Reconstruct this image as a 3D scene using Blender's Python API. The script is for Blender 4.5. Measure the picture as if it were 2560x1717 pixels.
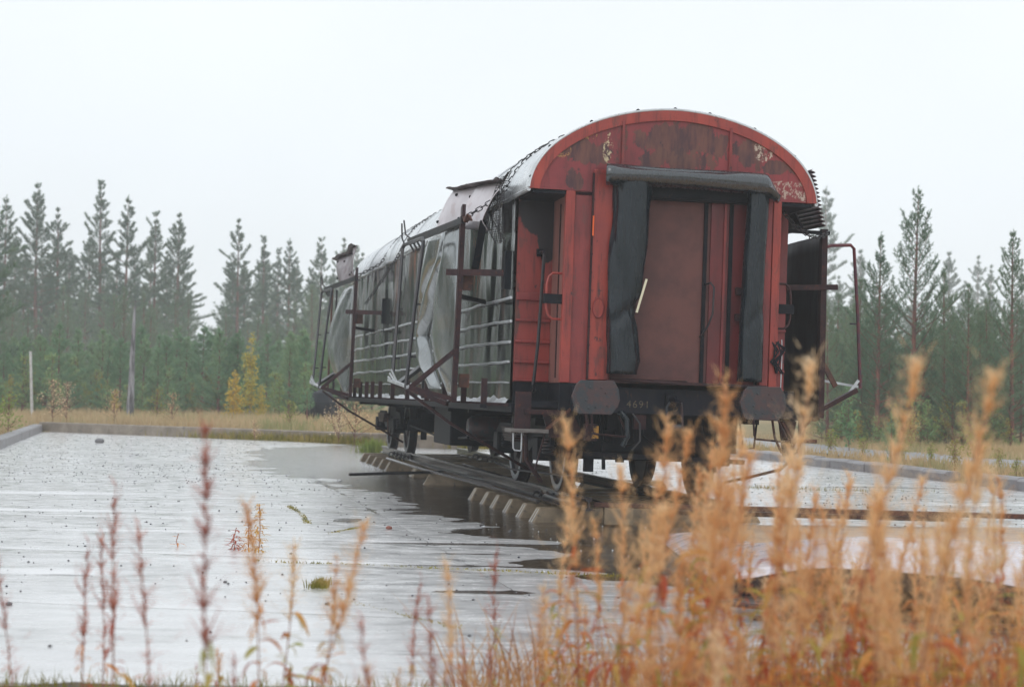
import bpy, math, random
import numpy as np
from mathutils import Vector, Matrix, noise as mnoise

for o in list(bpy.data.objects): bpy.data.objects.remove(o)
SC = bpy.context.scene
COL = SC.collection
random.seed(7); RNG = np.random.default_rng(7)

# ------------------------------------------------------------------ camera
def Rx(a): return Matrix.Rotation(a, 3, 'X')
def Ry(a): return Matrix.Rotation(a, 3, 'Y')
cam_d = bpy.data.cameras.new('camera'); cam = bpy.data.objects.new('camera', cam_d); COL.objects.link(cam)
cam_d.sensor_width = 36; cam_d.lens = 70.0; cam_d.clip_start = .1; cam_d.clip_end = 2000
R = Rx(0.02482) @ Ry(-0.01502)
cx, cy, cz = R.col[0], R.col[1], R.col[2]
M = Matrix((cx, cz, -cy)).transposed().to_4x4(); M.translation = (0, 0, 1.383)
cam.matrix_world = M
cam_d.dof.use_dof = True; cam_d.dof.focus_distance = 20.0; cam_d.dof.aperture_fstop = 2.9
SC.camera = cam
SC.view_settings.view_transform = 'Standard'; SC.view_settings.look = 'None'
SC.view_settings.exposure = 0.37; SC.view_settings.gamma = 1; SC.view_settings.use_curve_mapping = False
try:
    SC.cycles.use_denoising = True
    SC.cycles.max_bounces = 8; SC.cycles.volume_bounces = 2; SC.cycles.transparent_max_bounces = 16
    SC.cycles.caustics_reflective = False; SC.cycles.caustics_refractive = False
except Exception: pass

# ------------------------------------------------------------------ world: overcast
SUN_EL, SUN_AZ = math.radians(50), math.radians(205)
W = bpy.data.worlds.new('World'); SC.world = W; W.use_nodes = True
nt = W.node_tree; nt.nodes.clear()
out = nt.nodes.new('ShaderNodeOutputWorld'); sky = nt.nodes.new('ShaderNodeTexSky')
sky.sky_type = 'NISHITA'; sky.sun_disc = False; sky.sun_elevation = SUN_EL; sky.sun_rotation = SUN_AZ
hs = nt.nodes.new('ShaderNodeHueSaturation'); hs.inputs['Saturation'].default_value = .45
b1 = nt.nodes.new('ShaderNodeBackground'); b1.inputs['Strength'].default_value = .10
b2 = nt.nodes.new('ShaderNodeBackground'); b2.inputs['Color'].default_value = (.905, .955, 1.0, 1); b2.inputs['Strength'].default_value = .93
mx = nt.nodes.new('ShaderNodeMixShader'); mx.inputs[0].default_value = .88
nt.links.new(sky.outputs[0], hs.inputs['Color']); nt.links.new(hs.outputs[0], b1.inputs['Color'])
wtc = nt.nodes.new('ShaderNodeTexCoord'); wn = nt.nodes.new('ShaderNodeTexNoise'); wn.inputs['Scale'].default_value = 2.2; wn.inputs['Detail'].default_value = 5
wr = nt.nodes.new('ShaderNodeMapRange'); wr.inputs[1].default_value = .3; wr.inputs[2].default_value = .7; wr.inputs[3].default_value = .86; wr.inputs[4].default_value = .98
nt.links.new(wtc.outputs['Generated'], wn.inputs['Vector']); nt.links.new(wn.outputs['Fac'], wr.inputs[0]); nt.links.new(wr.outputs[0], b2.inputs['Strength'])
nt.links.new(b1.outputs[0], mx.inputs[1]); nt.links.new(b2.outputs[0], mx.inputs[2]); nt.links.new(mx.outputs[0], out.inputs['Surface'])
sd = bpy.data.lights.new('sun', 'SUN'); sd.energy = .5; sd.angle = math.radians(40); sd.color = (1, .97, .93)
sun = bpy.data.objects.new('sun', sd); COL.objects.link(sun)
sdir = Vector((math.sin(SUN_AZ) * math.cos(SUN_EL), math.cos(SUN_AZ) * math.cos(SUN_EL), math.sin(SUN_EL)))
sun.rotation_euler = sdir.to_track_quat('Z', 'Y').to_euler(); sun.location = (0, 0, 30)

# ------------------------------------------------------------------ materials
MATS = {}
class NB:
    def __init__(s, name):
        s.m = bpy.data.materials.new(name); s.m.use_nodes = True; s.nt = s.m.node_tree
        s.b = s.nt.nodes['Principled BSDF']; s.out = s.nt.nodes['Material Output']
        s.tc = s.nt.nodes.new('ShaderNodeTexCoord')
    def n(s, t, **k):
        x = s.nt.nodes.new(t)
        for a, v in k.items(): setattr(x, a, v)
        return x
    def l(s, a, b): s.nt.links.new(a, b)
    def coords(s, scale=(1, 1, 1), src='Object', loc=(0, 0, 0)):
        mp = s.n('ShaderNodeMapping'); mp.inputs['Scale'].default_value = scale; mp.inputs['Location'].default_value = loc
        s.l(s.tc.outputs[src], mp.inputs[0]); return mp.outputs[0]
    def noise(s, sc=5, scale=(1, 1, 1), detail=5, rough=.6, src='Object', dist=0, loc=(0, 0, 0)):
        t = s.n('ShaderNodeTexNoise'); t.inputs['Scale'].default_value = sc; t.inputs['Detail'].default_value = detail
        t.inputs['Roughness'].default_value = rough; t.inputs['Distortion'].default_value = dist
        s.l(s.coords(scale, src, loc), t.inputs['Vector']); return t.outputs['Fac']
    def ramp(s, f, a, b):
        r = s.n('ShaderNodeMapRange'); r.inputs['From Min'].default_value = a; r.inputs['From Max'].default_value = b
        r.clamp = True; s.l(f, r.inputs['Value']); return r.outputs[0]
    def rng(s, f, a, b, c, d):
        r = s.n('ShaderNodeMapRange'); r.inputs[1].default_value = a; r.inputs[2].default_value = b
        r.inputs[3].default_value = c; r.inputs[4].default_value = d; s.l(f, r.inputs[0]); return r.outputs[0]
    def mix(s, f, a, b):
        m = s.n('ShaderNodeMix', data_type='RGBA')
        if isinstance(f, (int, float)): m.inputs[0].default_value = f
        else: s.l(f, m.inputs[0])
        for i, c in ((6, a), (7, b)):
            if isinstance(c, tuple): m.inputs[i].default_value = (*c, 1)
            else: s.l(c, m.inputs[i])
        return m.outputs[2]
    def math(s, op, a, b=None, c=None):
        m = s.n('ShaderNodeMath', operation=op)
        for i, v in enumerate((a, b, c)):
            if v is None: continue
            if isinstance(v, (int, float)): m.inputs[i].default_value = v
            else: s.l(v, m.inputs[i])
        return m.outputs[0]
    def blob(s, x, z, rx, rz, nz, amp=.5, axis='x'):
        # 1 inside a ragged ellipse in object space
        sep = s.n('ShaderNodeSeparateXYZ'); s.l(s.tc.outputs['Object'], sep.inputs[0])
        u = sep.outputs[0 if axis == 'x' else 1]
        dx = s.math('DIVIDE', s.math('SUBTRACT', u, x), rx); dz = s.math('DIVIDE', s.math('SUBTRACT', sep.outputs[2], z), rz)
        d = s.math('ADD', s.math('MULTIPLY', dx, dx), s.math('MULTIPLY', dz, dz))
        d = s.math('ADD', d, s.math('MULTIPLY', s.math('SUBTRACT', nz, .5), amp * 4))
        return s.ramp(d, 1.08, .92)
    def bump(s, f, strength=.3, dist=.01):
        b = s.n('ShaderNodeBump'); b.inputs['Strength'].default_value = strength; b.inputs['Distance'].default_value = dist
        s.l(f, b.inputs['Height'])
        s.l(b.outputs[0], s.b.inputs['Normal'])
    def col(s, c):
        if isinstance(c, tuple): s.b.inputs['Base Color'].default_value = (*c, 1)
        else: s.l(c, s.b.inputs['Base Color'])
    def set(s, **k):
        for a, v in k.items():
            a = a.replace('_', ' ')
            if isinstance(v, (int, float)): s.b.inputs[a].default_value = v
            else: s.l(v, s.b.inputs[a])

def simple(name, c1, c2=None, rough=.6, metal=0, sc=6, scale=(1, 1, 1), lo=.4, hi=.6, bump=.2, bd=.004, c3=None, r2=None, bsc=None, src='Object'):
    if name in MATS: return MATS[name]
    k = NB(name)
    if c2:
        f = k.noise(sc, scale, 6, .65, src)
        c = k.mix(k.ramp(f, lo, hi), c1, c2)
        if c3: c = k.mix(k.ramp(k.noise(sc * 3.1, scale, 5, .7, src, loc=(3, 5, 7)), .58, .66), c, c3)
        k.col(c)
    else: k.col(c1)
    if r2 is not None: k.set(Roughness=k.rng(k.noise(sc * 2, scale, 4, .6, src), .3, .7, rough, r2))
    else: k.set(Roughness=rough)
    k.set(Metallic=metal)
    if bump: k.bump(k.noise(bsc or sc * 6, scale, 5, .6, src), bump, bd)
    if name in ('sooty_black_paint', 'blue_black_beam_paint', 'dark_brown_painted_steel', 'wheel_steel'): k.set(Specular_IOR_Level=.14)
    MATS[name] = k.m; return k.m

def red_paint(name, base, base2, patches=(), soot=(), flecks=(), streak=.7, spec=.5):
    k = NB(name)
    st = k.noise(5, (3.2, 3.2, .35), 6, .7)
    f = k.noise(1.6, (1, 1, .8), 6, .65)
    c = k.mix(k.ramp(f, .38, .66), base, base2)
    c = k.mix(k.math('MULTIPLY', k.ramp(st, .52, .70), streak), c, (.085, .028, .026))
    nz = k.noise(7, (1, 1, 1), 7, .7); nv = k.noise(3.4, (1.5, 1.5, .8), 8, .72, loc=(4, 1, 2))
    for (x, z, rx, rz) in patches:
        inner = k.mix(k.ramp(k.noise(4, (2.2, 2.2, .5), 5, .6, loc=(x, 2, 1)), .42, .6), (.145, .058, .042), (.055, .024, .03))
        c = k.mix(k.math('MULTIPLY', k.blob(x, z, rx, rz, nv, 1.5), .93), c, inner)
    spots = k.ramp(k.noise(9, (1, 1, .7), 5, .6, loc=(8, 1, 1)), .66, .70)
    c = k.mix(k.math('MULTIPLY', spots, .85), c, (.05, .022, .025))
    c = k.mix(k.math('MULTIPLY', k.ramp(k.noise(13, (2.6, 2.6, .22), 6, .75, loc=(2, 9, 4)), .60, .66), .6), c, (.07, .028, .03))
    c = k.mix(k.math('MULTIPLY', k.ramp(k.noise(3.2, (1.4, 1.4, .5), 7, .75, loc=(12, 3, 4)), .60, .63), .55), c, (.12, .045, .038))
    for (x, z, rx, rz, cc) in flecks:
        g = k.math('MULTIPLY', k.blob(x, z, rx, rz, nz, .9), k.ramp(k.noise(24, (1, 1, .8), 7, .75), .50, .55))
        c = k.mix(g, c, cc)
    for (x, z, rx, rz, ax) in soot:
        c = k.mix(k.blob(x, z, rx, rz, nv, .5, ax), c, (.016, .012, .016))
    k.col(c); k.set(Roughness=k.rng(st, .3, .7, .28, .55)); k.set(Metallic=0)
    k.bump(k.math('ADD', k.noise(30, (1, 1, .5), 4), k.math('MULTIPLY', f, .8)), .35, .004)
    MATS[name] = k.m; return k.m

RED1, RED2 = (.30, .042, .038), (.16, .028, .030)
M_arch = red_paint('faded_red_arch_paint', (.29, .040, .044), (.18, .030, .036),
    patches=[(-.02, 3.77, .56, .21), (.18, 3.60, .28, .13), (-.2, 3.6, .2, .12), (-.93, 3.62, .34, .12), (.82, 3.72, .17, .15), (1.2, 3.56, .22, .07), (-1.05, 3.32, .10, .12)],
    flecks=[(-.72, 3.68, .05, .16, (.55, .45, .28)), (-.95, 3.82, .12, .06, (.45, .24, .08)), (-1.22, 3.62, .10, .07, (.42, .20, .07)),
            (.98, 3.74, .10, .12, (.55, .45, .36)), (1.27, 3.34, .30, .09, (.48, .36, .30)), (1.44, 3.36, .06, .13, (.5, .4, .33))])
M_red = red_paint('red_body_paint', RED1, RED2)
M_redbright = red_paint('bright_red_paint', (.38, .054, .036), (.25, .038, .035), streak=.85)
M_redrib = red_paint('red_ribbed_wall_paint', (.31, .045, .036), (.22, .036, .034),
    patches=[(-1.5, 2.0, .06, .35)], soot=[(-1.22, 3.05, .30, .26, 'x'), (-1.18, 2.75, .10, .25, 'x')])
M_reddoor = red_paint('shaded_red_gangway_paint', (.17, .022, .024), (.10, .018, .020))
M_redcab = simple('greyed_brown_door_paint', (.20, .085, .075), (.26, .11, .09), .5, sc=4, scale=(2, 2, .3), c3=(.08, .04, .04))
M_browndoor = simple('brown_primer_panel', (.15, .056, .048), (.10, .040, .038), .62, sc=2.5, bump=.15, bsc=60, bd=.003)
M_dark = simple('sooty_black_paint', (.006, .009, .014), (.013, .013, .018), .5, sc=8, c3=(.03, .018, .018), bump=.3)
M_darkbrown = simple('dark_brown_painted_steel', (.055, .026, .027), (.032, .020, .024), .42, sc=9, c3=(.10, .035, .022), bump=.25)
M_black = simple('black_painted_tube', (.012, .014, .020), (.03, .024, .026), .35, sc=12, bump=.15)
M_maroon = simple('maroon_painted_tube', (.13, .018, .022), (.06, .015, .03), .4, sc=9, bump=.15)
M_beam = simple('blue_black_beam_paint', (.012, .017, .026), (.022, .021, .028), .5, sc=6, scale=(1, 1, .4), c3=(.05, .03, .03))
M_buffer = simple('worn_buffer_steel', (.032, .038, .046), (.062, .036, .038), .45, sc=7, lo=.46, hi=.54, c3=(.10, .045, .04), bump=.3, bsc=40)
M_rust = simple('rusty_steel', (.11, .038, .022), (.055, .025, .02), .6, sc=10, c3=(.2, .06, .025), bump=.4)
M_railm = simple('wet_dark_rail_steel', (.05, .052, .058), (.08, .05, .045), .22, .6, sc=14, bump=.2)
M_railtop = simple('worn_grey_plate_steel', (.20, .21, .22), (.14, .14, .15), .3, .6, sc=14, bump=.2)
M_wheel = simple('wheel_steel', (.03, .032, .038), (.05, .034, .032), .45, .3, sc=10)
M_tyre = simple('polished_tyre_steel', (.22, .24, .27), (.15, .16, .18), .3, .7, sc=14, bump=.1)
M_wood = simple('wet_grey_wood', (.16, .15, .14), (.11, .09, .085), .45, sc=7, scale=(1, 6, 6))
M_yellow = simple('chipped_yellow_paint', (.5, .24, .03), (.04, .03, .03), .5, sc=16, lo=.48, hi=.54)
M_num = simple('faded_yellow_number_paint', (.15, .115, .06), (.05, .045, .04), .6, sc=40)
M_cream = simple('cream_plastic', (.75, .7, .52), None, .4, bump=0)
M_orange = simple('orange_marking', (.8, .12, .02), None, .5, bump=0)

k = NB('black_rubber')
st = k.noise(6, (3, 3, .4), 5, .6)
k.col(k.mix(k.ramp(st, .35, .7), (.004, .009, .014), (.008, .015, .021))); k.set(Roughness=k.rng(st, .3, .7, .20, .34)); k.set(Specular_IOR_Level=.42)
k.bump(k.noise(7, (2, 2, .5), 2), .10, .010); M_rubber = k.m; M_roll = k.m.copy(); M_roll.name = 'glossy_rubber_roll'; M_roll.node_tree.nodes['Principled BSDF'].inputs['Coat Weight'].default_value = 1.0; M_roll.node_tree.nodes['Principled BSDF'].inputs['Coat Roughness'].default_value = .22; M_roll.node_tree.nodes['Principled BSDF'].inputs['Coat IOR'].default_value = 1.7

def foil(name, c1, c2, c3, rough=.22, metal=.75, scale=(1, 1.2, .35), lo=.42, hi=.58, a=.5, bmp=.12):
    k = NB(name)
    f = k.noise(2.3, scale, 6, .62); g = k.noise(4.5, scale, 5, .65, loc=(7, 3, 1))
    c = k.mix(k.ramp(f, lo, hi), c1, c2); c = k.mix(k.math('MULTIPLY', k.ramp(g, .54, .62), a), c, c3)
    k.col(c); k.set(Roughness=k.rng(g, .3, .7, rough, rough + .16)); k.set(Metallic=k.rng(f, .4, .6, metal, metal * .5))
    k.bump(k.noise(5, (1, 1, .4), 3), bmp, .01)
    if name == 'dented_side_sheet_metal': k.set(Metallic=k.rng(g, .5, .60, .18, .02), Specular_IOR_Level=.28)
    MATS[name] = k.m; return k.m
M_side = foil('dented_side_sheet_metal', (.060, .068, .065), (.026, .030, .029), (.20, .08, .055), .07, .95, (1, .9, .10), lo=.40, hi=.60, a=1., bmp=0.03)
M_rib = simple('bare_rib_metal', (.62, .65, .68), (.45, .46, .48), .28, .35, sc=8)
M_sheet = foil('bare_curled_sheet_metal', (.33, .345, .35), (.26, .275, .275), (.30, .26, .24), .13, 1., (1, 1, .6), a=.0, bmp=.01)
M_flap = foil('lavender_grey_roof_sheet', (.62, .58, .61), (.54, .50, .53), (.34, .22, .20), .3, .3, (1, 1, 1), a=.3)
M_flapb = foil('brown_grey_roof_sheet', (.16, .12, .13), (.26, .22, .24), (.12, .06, .06), .3, .5, (1, 1, 1), a=.4)
M_roof = foil('wet_pale_roof_sheet', (.66, .69, .71), (.58, .60, .62), (.42, .43, .44), .22, .45, (1, .5, 1), a=.35)
M_darksheet = foil('dark_panel_back', (.018, .018, .024), (.030, .026, .032), (.02, .014, .016), .4, .3, (1, 1, .3))
M_wall_r = simple('dark_red_side_wall', (.12, .03, .028), (.06, .025, .028), .5, sc=3, scale=(1, 1, .3))

# concrete
k = NB('wet_concrete')
f = k.noise(.55, (1, 1, 1), 8, .62, 'Object'); g = k.noise(3.5, (.8, 1.3, 1), 9, .72); h = k.noise(45, (1, 1, 1), 5, .7)
c = k.mix(k.ramp(f, .36, .64), (.68, .67, .665), (.57, .56, .555)); c = k.mix(k.ramp(f, .55, .75), c, (.46, .45, .445))
c = k.mix(k.math('MULTIPLY', k.ramp(h, .6, .7), .5), c, (.16, .15, .14))
k.col(c)
k.set(Roughness=k.rng(k.math('ADD', k.math('MULTIPLY', f, .5), k.math('MULTIPLY', g, .5)), .38, .62, .25, .55)); k.set(Specular_IOR_Level=.6, Coat_Weight=1.0, Coat_IOR=1.42, Coat_Roughness=k.rng(g, .35, .65, .10, .34))
k.bump(k.math('ADD', k.math('MULTIPLY', h, .5), g), .15, .006)
M_conc = k.m
M_sleeper = simple('damp_sleeper_concrete', (.30, .225, .145), (.21, .16, .105), .45, sc=4, bump=.3, bsc=50, c3=(.11, .095, .075), r2=.7)
M_sleeper_end = simple('pale_sleeper_end_concrete', (.62, .62, .60), (.48, .47, .45), .4, sc=9, bump=.3)
M_kerb = simple('damp_kerb_concrete', (.29, .24, .19), (.19, .155, .12), .5, sc=2.2, bump=.4, bsc=40, c3=(.13, .115, .10))
M_kerbr = simple('grey_kerb_concrete', (.27, .26, .275), (.20, .185, .19), .4, sc=2.2, bump=.4, bsc=40, c3=(.15, .13, .12))
M_soil = simple('dark_soil', (.06, .042, .028), (.10, .07, .04), .8, sc=3, bump=.6, bsc=40, bd=.02)
k = NB('grassy_ground')
f = k.noise(.25, (1, 1, 1), 6); g = k.noise(3, (1, 1, 1), 6)
c = k.mix(k.ramp(f, .4, .6), (.30, .20, .09), (.15, .15, .06)); c = k.mix(k.ramp(g, .4, .7), c, (.38, .27, .13)); k.col(c); k.set(Roughness=.9)
k.bump(g, .8, .1); M_ground = k.m
M_gravel = simple('pale_wet_gravel', (.40, .40, .42), (.25, .25, .27), .45, sc=14, bump=.8, bsc=40, bd=.03)
M_tan = simple('wet_tan_board', (.52, .35, .21), (.42, .28, .18), .32, sc=2.5, bump=.3, bsc=30, c3=(.36, .25, .17), r2=.5)
M_pink = foil('pinkish_bare_sheet', (.66, .60, .62), (.60, .55, .59), (.54, .44, .42), .2, .35, (1, 1, 1), a=.35, bmp=.05)

# puddle water: thin clear-brown film with mirror reflection
k = NB('puddle_water')
k.nt.nodes.remove(k.b)
gl = k.n('ShaderNodeBsdfGlossy'); gl.inputs['Roughness'].default_value = .05; gl.inputs['Color'].default_value = (.97, .97, .98, 1)
tr = k.n('ShaderNodeBsdfTransparent'); tr.inputs['Color'].default_value = (.40, .33, .24, 1)
fr = k.n('ShaderNodeFresnel'); fr.inputs['IOR'].default_value = 1.36
mxs = k.n('ShaderNodeMixShader')
bp = k.n('ShaderNodeBump'); bp.inputs['Strength'].default_value = .45; bp.inputs['Distance'].default_value = .012
hgt = k.math('ADD', k.noise(11, (1, .55, 1), 4, .6), k.math('MULTIPLY', k.noise(55, (1, 1, 1), 3, .6), .25))
sepw = k.n('ShaderNodeSeparateXYZ'); k.l(k.tc.outputs['Object'], sepw.inputs[0])
gain = k.rng(sepw.outputs[1], 20, 27, 1.0, 3.2); k.l(k.rng(sepw.outputs[1], 22, 31, .05, .12), gl.inputs['Roughness'])
k.l(k.math('MULTIPLY', hgt, gain), bp.inputs['Height']); k.l(bp.outputs[0], gl.inputs['Normal'])
k.l(fr.outputs[0], mxs.inputs[0]); k.l(tr.outputs[0], mxs.inputs[1]); k.l(gl.outputs[0], mxs.inputs[2]); k.l(mxs.outputs[0], k.out.inputs['Surface'])
M_water = k.m

def leafmat(name, cols, trans=.35, rough=.6, sc=3., obj=True, spread=.5):
    k = NB(name)
    oi = k.n('ShaderNodeObjectInfo'); r = oi.outputs['Random']
    nz = k.noise(sc, (1, 1, 1), 3, .6)
    v = k.math('ADD', k.math('MULTIPLY', r, spread), k.math('MULTIPLY', k.rng(nz, .3, .7, 0, 1), 1 - spread))
    cr = k.n('ShaderNodeValToRGB'); k.l(v, cr.inputs[0])
    el = cr.color_ramp.elements
    while len(el) < len(cols): el.new(.5)
    for i, c in enumerate(cols):
        el[i].position = .12 + .76 * i / (len(cols) - 1); el[i].color = (*c, 1)
    k.nt.nodes.remove(k.b)
    d = k.n('ShaderNodeBsdfDiffuse'); t = k.n('ShaderNodeBsdfTranslucent'); m = k.n('ShaderNodeMixShader'); m.inputs[0].default_value = trans
    k.l(cr.outputs[0], d.inputs[0]); k.l(cr.outputs[0], t.inputs[0]); k.l(d.outputs[0], m.inputs[1]); k.l(t.outputs[0], m.inputs[2]); k.l(m.outputs[0], k.out.inputs['Surface'])
    MATS[name] = k.m; return k.m
M_needle = leafmat('pine_needles', [(.085, .145, .095), (.12, .19, .12), (.165, .235, .14)], .3, sc=1.2, spread=.4)
M_needle_m = leafmat('mid_pine_needles', [(.13, .21, .135), (.19, .28, .175), (.25, .33, .20)], .35, sc=1.0, spread=.6)
M_needle_y = leafmat('young_pine_needles', [(.18, .31, .18), (.25, .39, .22), (.33, .44, .24)], .45, sc=1.5, spread=.5)
M_bark = simple('pine_bark', (.26, .10, .07), (.12, .07, .06), .8, sc=3, scale=(2, 2, .6), bump=.5)
M_birchbark = simple('birch_bark', (.45, .43, .40), (.2, .17, .15), .7, sc=6, scale=(1, 1, 3))
M_snag = simple('weathered_snag_wood', (.34, .33, .36), (.06, .055, .06), .75, sc=3, scale=(3, 3, .4))
M_yleaf = leafmat('yellow_birch_leaves', [(.60, .38, .05), (.66, .50, .09), (.44, .42, .10)], .4, sc=2)
M_gleaf = leafmat('pale_green_leaves', [(.22, .30, .08), (.34, .38, .10), (.30, .22, .05)], .4, sc=2)
M_gbush = leafmat('grey_green_brush_leaves', [(.16, .28, .14), (.24, .37, .18), (.30, .37, .14), (.46, .34, .09)], .4, sc=2, spread=.5)
M_rtwig = simple('red_brown_twigs', (.22, .07, .05), (.15, .06, .045), .7, sc=8, bump=0)
M_grass = leafmat('dry_yellow_grass', [(.50, .38, .22), (.60, .46, .27), (.38, .37, .18)], .35, sc=.25, spread=0)
M_dgrass = leafmat('brown_undergrowth', [(.30, .12, .06), (.55, .27, .12), (.72, .46, .22), (.42, .18, .09)], .35, sc=2.5, spread=0)
M_moss = leafmat('moss_and_short_grass', [(.16, .15, .03), (.30, .26, .06), (.40, .30, .10)], .3, sc=4, spread=0)
M_fleaf = leafmat('autumn_fireweed_leaves', [(.50, .12, .07), (.70, .25, .10), (.82, .38, .13), (.66, .44, .13), (.40, .42, .11)], .4, sc=3, spread=.85)
M_seed = leafmat('tan_seed_fluff', [(.80, .48, .24), (.92, .66, .38), (.97, .82, .60)], .5, sc=5, spread=.55)
M_seedr = leafmat('dark_red_seed_pods', [(.42, .14, .11), (.55, .22, .16), (.65, .32, .24)], .3, sc=6, spread=.3)
M_stem = simple('red_fireweed_stem', (.30, .10, .07), (.40, .18, .09), .6, sc=6, bump=0)
M_pebble = simple('dark_wet_pebbles', (.06, .065, .08), (.17, .16, .16), .4, sc=2.5, bump=0)
M_redstone = simple('red_brick_stone', (.28, .09, .06), (.2, .07, .05), .6, sc=20)
M_bubble = simple('rain_bubbles', (.85, .87, .9), None, .1, bump=0)
M_stake = simple('weathered_white_stake', (.62, .62, .62), (.45, .43, .42), .6, sc=6)

# ------------------------------------------------------------------ mesh helpers
OFF = {}
class MB:
    def __init__(s): s.v = []; s.f = []; s.smooth = False
    def add(s, vs, fs):
        o = len(s.v); s.v += [tuple(a) for a in vs]; s.f += [tuple(i + o for i in f) for f in fs]; return s
    def box(s, x0, x1, y0, y1, z0, z1, ch=0):
        v = [(x, y, z) for z in (z0, z1) for y in (y0, y1) for x in (x0, x1)]
        return s.add(v, [(0, 2, 3, 1), (4, 5, 7, 6), (0, 1, 5, 4), (2, 6, 7, 3), (0, 4, 6, 2), (1, 3, 7, 5)])
    def bar(s, a, b, w, h, up=(0, 0, 1)):
        a, b = Vector(a), Vector(b); d = (b - a).normalized(); u = Vector(up)
        if abs(d.dot(u)) > .98: u = Vector((0, 1, 0))
        r = d.cross(u).normalized(); u = r.cross(d)
        v = [p + r * (i * w / 2) + u * (j * h / 2) for p in (a, b) for i, j in ((-1, -1), (1, -1), (1, 1), (-1, 1))]
        return s.add(v, [(0, 3, 2, 1), (4, 5, 6, 7), (0, 1, 5, 4), (1, 2, 6, 5), (2, 3, 7, 6), (3, 0, 4, 7)])
    def tube(s, pts, r, n=8, caps=True):
        pts = [Vector(p) for p in pts]; rr = r if isinstance(r, (list, tuple)) else [r] * len(pts)
        rings = []; ref = None
        for i, p in enumerate(pts):
            d = (pts[min(i + 1, len(pts) - 1)] - pts[max(i - 1, 0)])
            d = d.normalized() if d.length > 1e-9 else Vector((0, 0, 1))
            if ref is None: ref = d.orthogonal().normalized()
            u = (ref - d * ref.dot(d)); u = u.normalized() if u.length > 1e-6 else d.orthogonal().normalized(); ref = u; w = d.cross(u)
            rings.append([p + (u * math.cos(2 * math.pi * k / n) + w * math.sin(2 * math.pi * k / n)) * rr[i] for k in range(n)])
        o = []; [o.extend(x) for x in rings]
        f = [(i * n + k, i * n + (k + 1) % n, (i + 1) * n + (k + 1) % n, (i + 1) * n + k) for i in range(len(pts) - 1) for k in range(n)]
        if caps: f += [tuple(range(n))[::-1], tuple((len(pts) - 1) * n + k for k in range(n))]
        s.smooth = True
        return s.add(o, f)
    def prism(s, poly, axis, a, b):
        n = len(poly)
        def P(u, v, w):
            return {'x': (w, u, v), 'y': (u, w, v), 'z': (u, v, w)}[axis]
        v = [P(u, w, a) for u, w in poly] + [P(u, w, b) for u, w in poly]
        f = [tuple(range(n)), tuple(range(2 * n - 1, n - 1, -1))] + [(i, i + n, (i + 1) % n + n, (i + 1) % n) for i in range(n)]
        return s.add(v, f)
    def grid(s, P, closed_u=False):
        nu, nv = len(P), len(P[0]); v = [p for row in P for p in row]
        f = []
        for i in range(nu - (0 if closed_u else 1)):
            for j in range(nv - 1):
                i2 = (i + 1) % nu
                f.append((i * nv + j, i2 * nv + j, i2 * nv + j + 1, i * nv + j + 1))
        s.smooth = True
        return s.add(v, f)
    def lathe_x(s, prof, n=32, c=(0, 0, 0)):
        P = [[(c[0] + x, c[1] + r * math.cos(2 * math.pi * k / n), c[2] + r * math.sin(2 * math.pi * k / n)) for x, r in prof] for k in range(n)]
        s.grid(P, True); return s
    def lathe_z(s, prof, n=16, c=(0, 0, 0)):
        P = [[(c[0] + r * math.cos(2 * math.pi * k / n), c[1] + r * math.sin(2 * math.pi * k / n), c[2] + z) for z, r in prof] for k in range(n)]
        s.grid(P, True); return s
    def mesh(s, name, mat, off=(0, 0, 0)):
        me = bpy.data.meshes.new(name)
        v = s.v if off == (0, 0, 0) else [(a - off[0], b - off[1], c - off[2]) for a, b, c in s.v]
        me.from_pydata(v, [], s.f); me.materials.append(mat)
        if s.smooth: me.shade_smooth()
        return me
    def build(s, name, mat, parent=None, solid=0, bevel=0, **kw):
        off = OFF.get(parent.name, (0, 0, 0)) if parent else (0, 0, 0)
        me = s.mesh(name, mat, off)
        o = bpy.data.objects.new(name, me); COL.objects.link(o)
        if parent: o.parent = parent; OFF[o.name] = off
        if bevel:
            b = o.modifiers.new('bevel', 'BEVEL'); b.width = bevel; b.segments = 2; b.limit_method = 'ANGLE'; b.angle_limit = .6
        if solid:
            b = o.modifiers.new('solid', 'SOLIDIFY'); b.thickness = solid; b.offset = 0
        for a, v in kw.items(): o[a] = v
        if s.smooth:
            try: me.set_sharp_from_angle(angle=math.radians(40))
            except Exception: pass
        return o
def npmesh(name, V, F, mat, smooth=False):
    me = bpy.data.meshes.new(name); V = np.asarray(V, np.float32); F = np.asarray(F, np.int32)
    me.vertices.add(len(V)); me.vertices.foreach_set('co', V.ravel())
    k = F.shape[1]; me.loops.add(F.size); me.loops.foreach_set('vertex_index', F.ravel())
    me.polygons.add(len(F)); me.polygons.foreach_set('loop_start', np.arange(0, F.size, k, dtype=np.int32))
    try: me.polygons.foreach_set('loop_total', np.full(len(F), k, np.int32))
    except Exception: pass
    me.update(calc_edges=True); me.validate(); me.materials.append(mat)
    return me
def link(name, me, parent=None, **kw):
    o = bpy.data.objects.new(name, me); COL.objects.link(o)
    if parent: o.parent = parent
    for a, v in kw.items(): o[a] = v
    return o
def thing(name, label, cat, loc=(0, 0, 0), rz=0, group=None, scale=1):
    o = bpy.data.objects.new(name, None); COL.objects.link(o); o.location = loc; o.rotation_euler = (0, 0, rz); o.scale = (scale,) * 3
    o.empty_display_size = .2; o['label'] = label; o['category'] = cat
    if group: o['group'] = group
    return o
def tag(o, label, cat, group=None):
    o['label'] = label; o['category'] = cat
    if group: o['group'] = group
    return o
KIDS = {}
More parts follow.
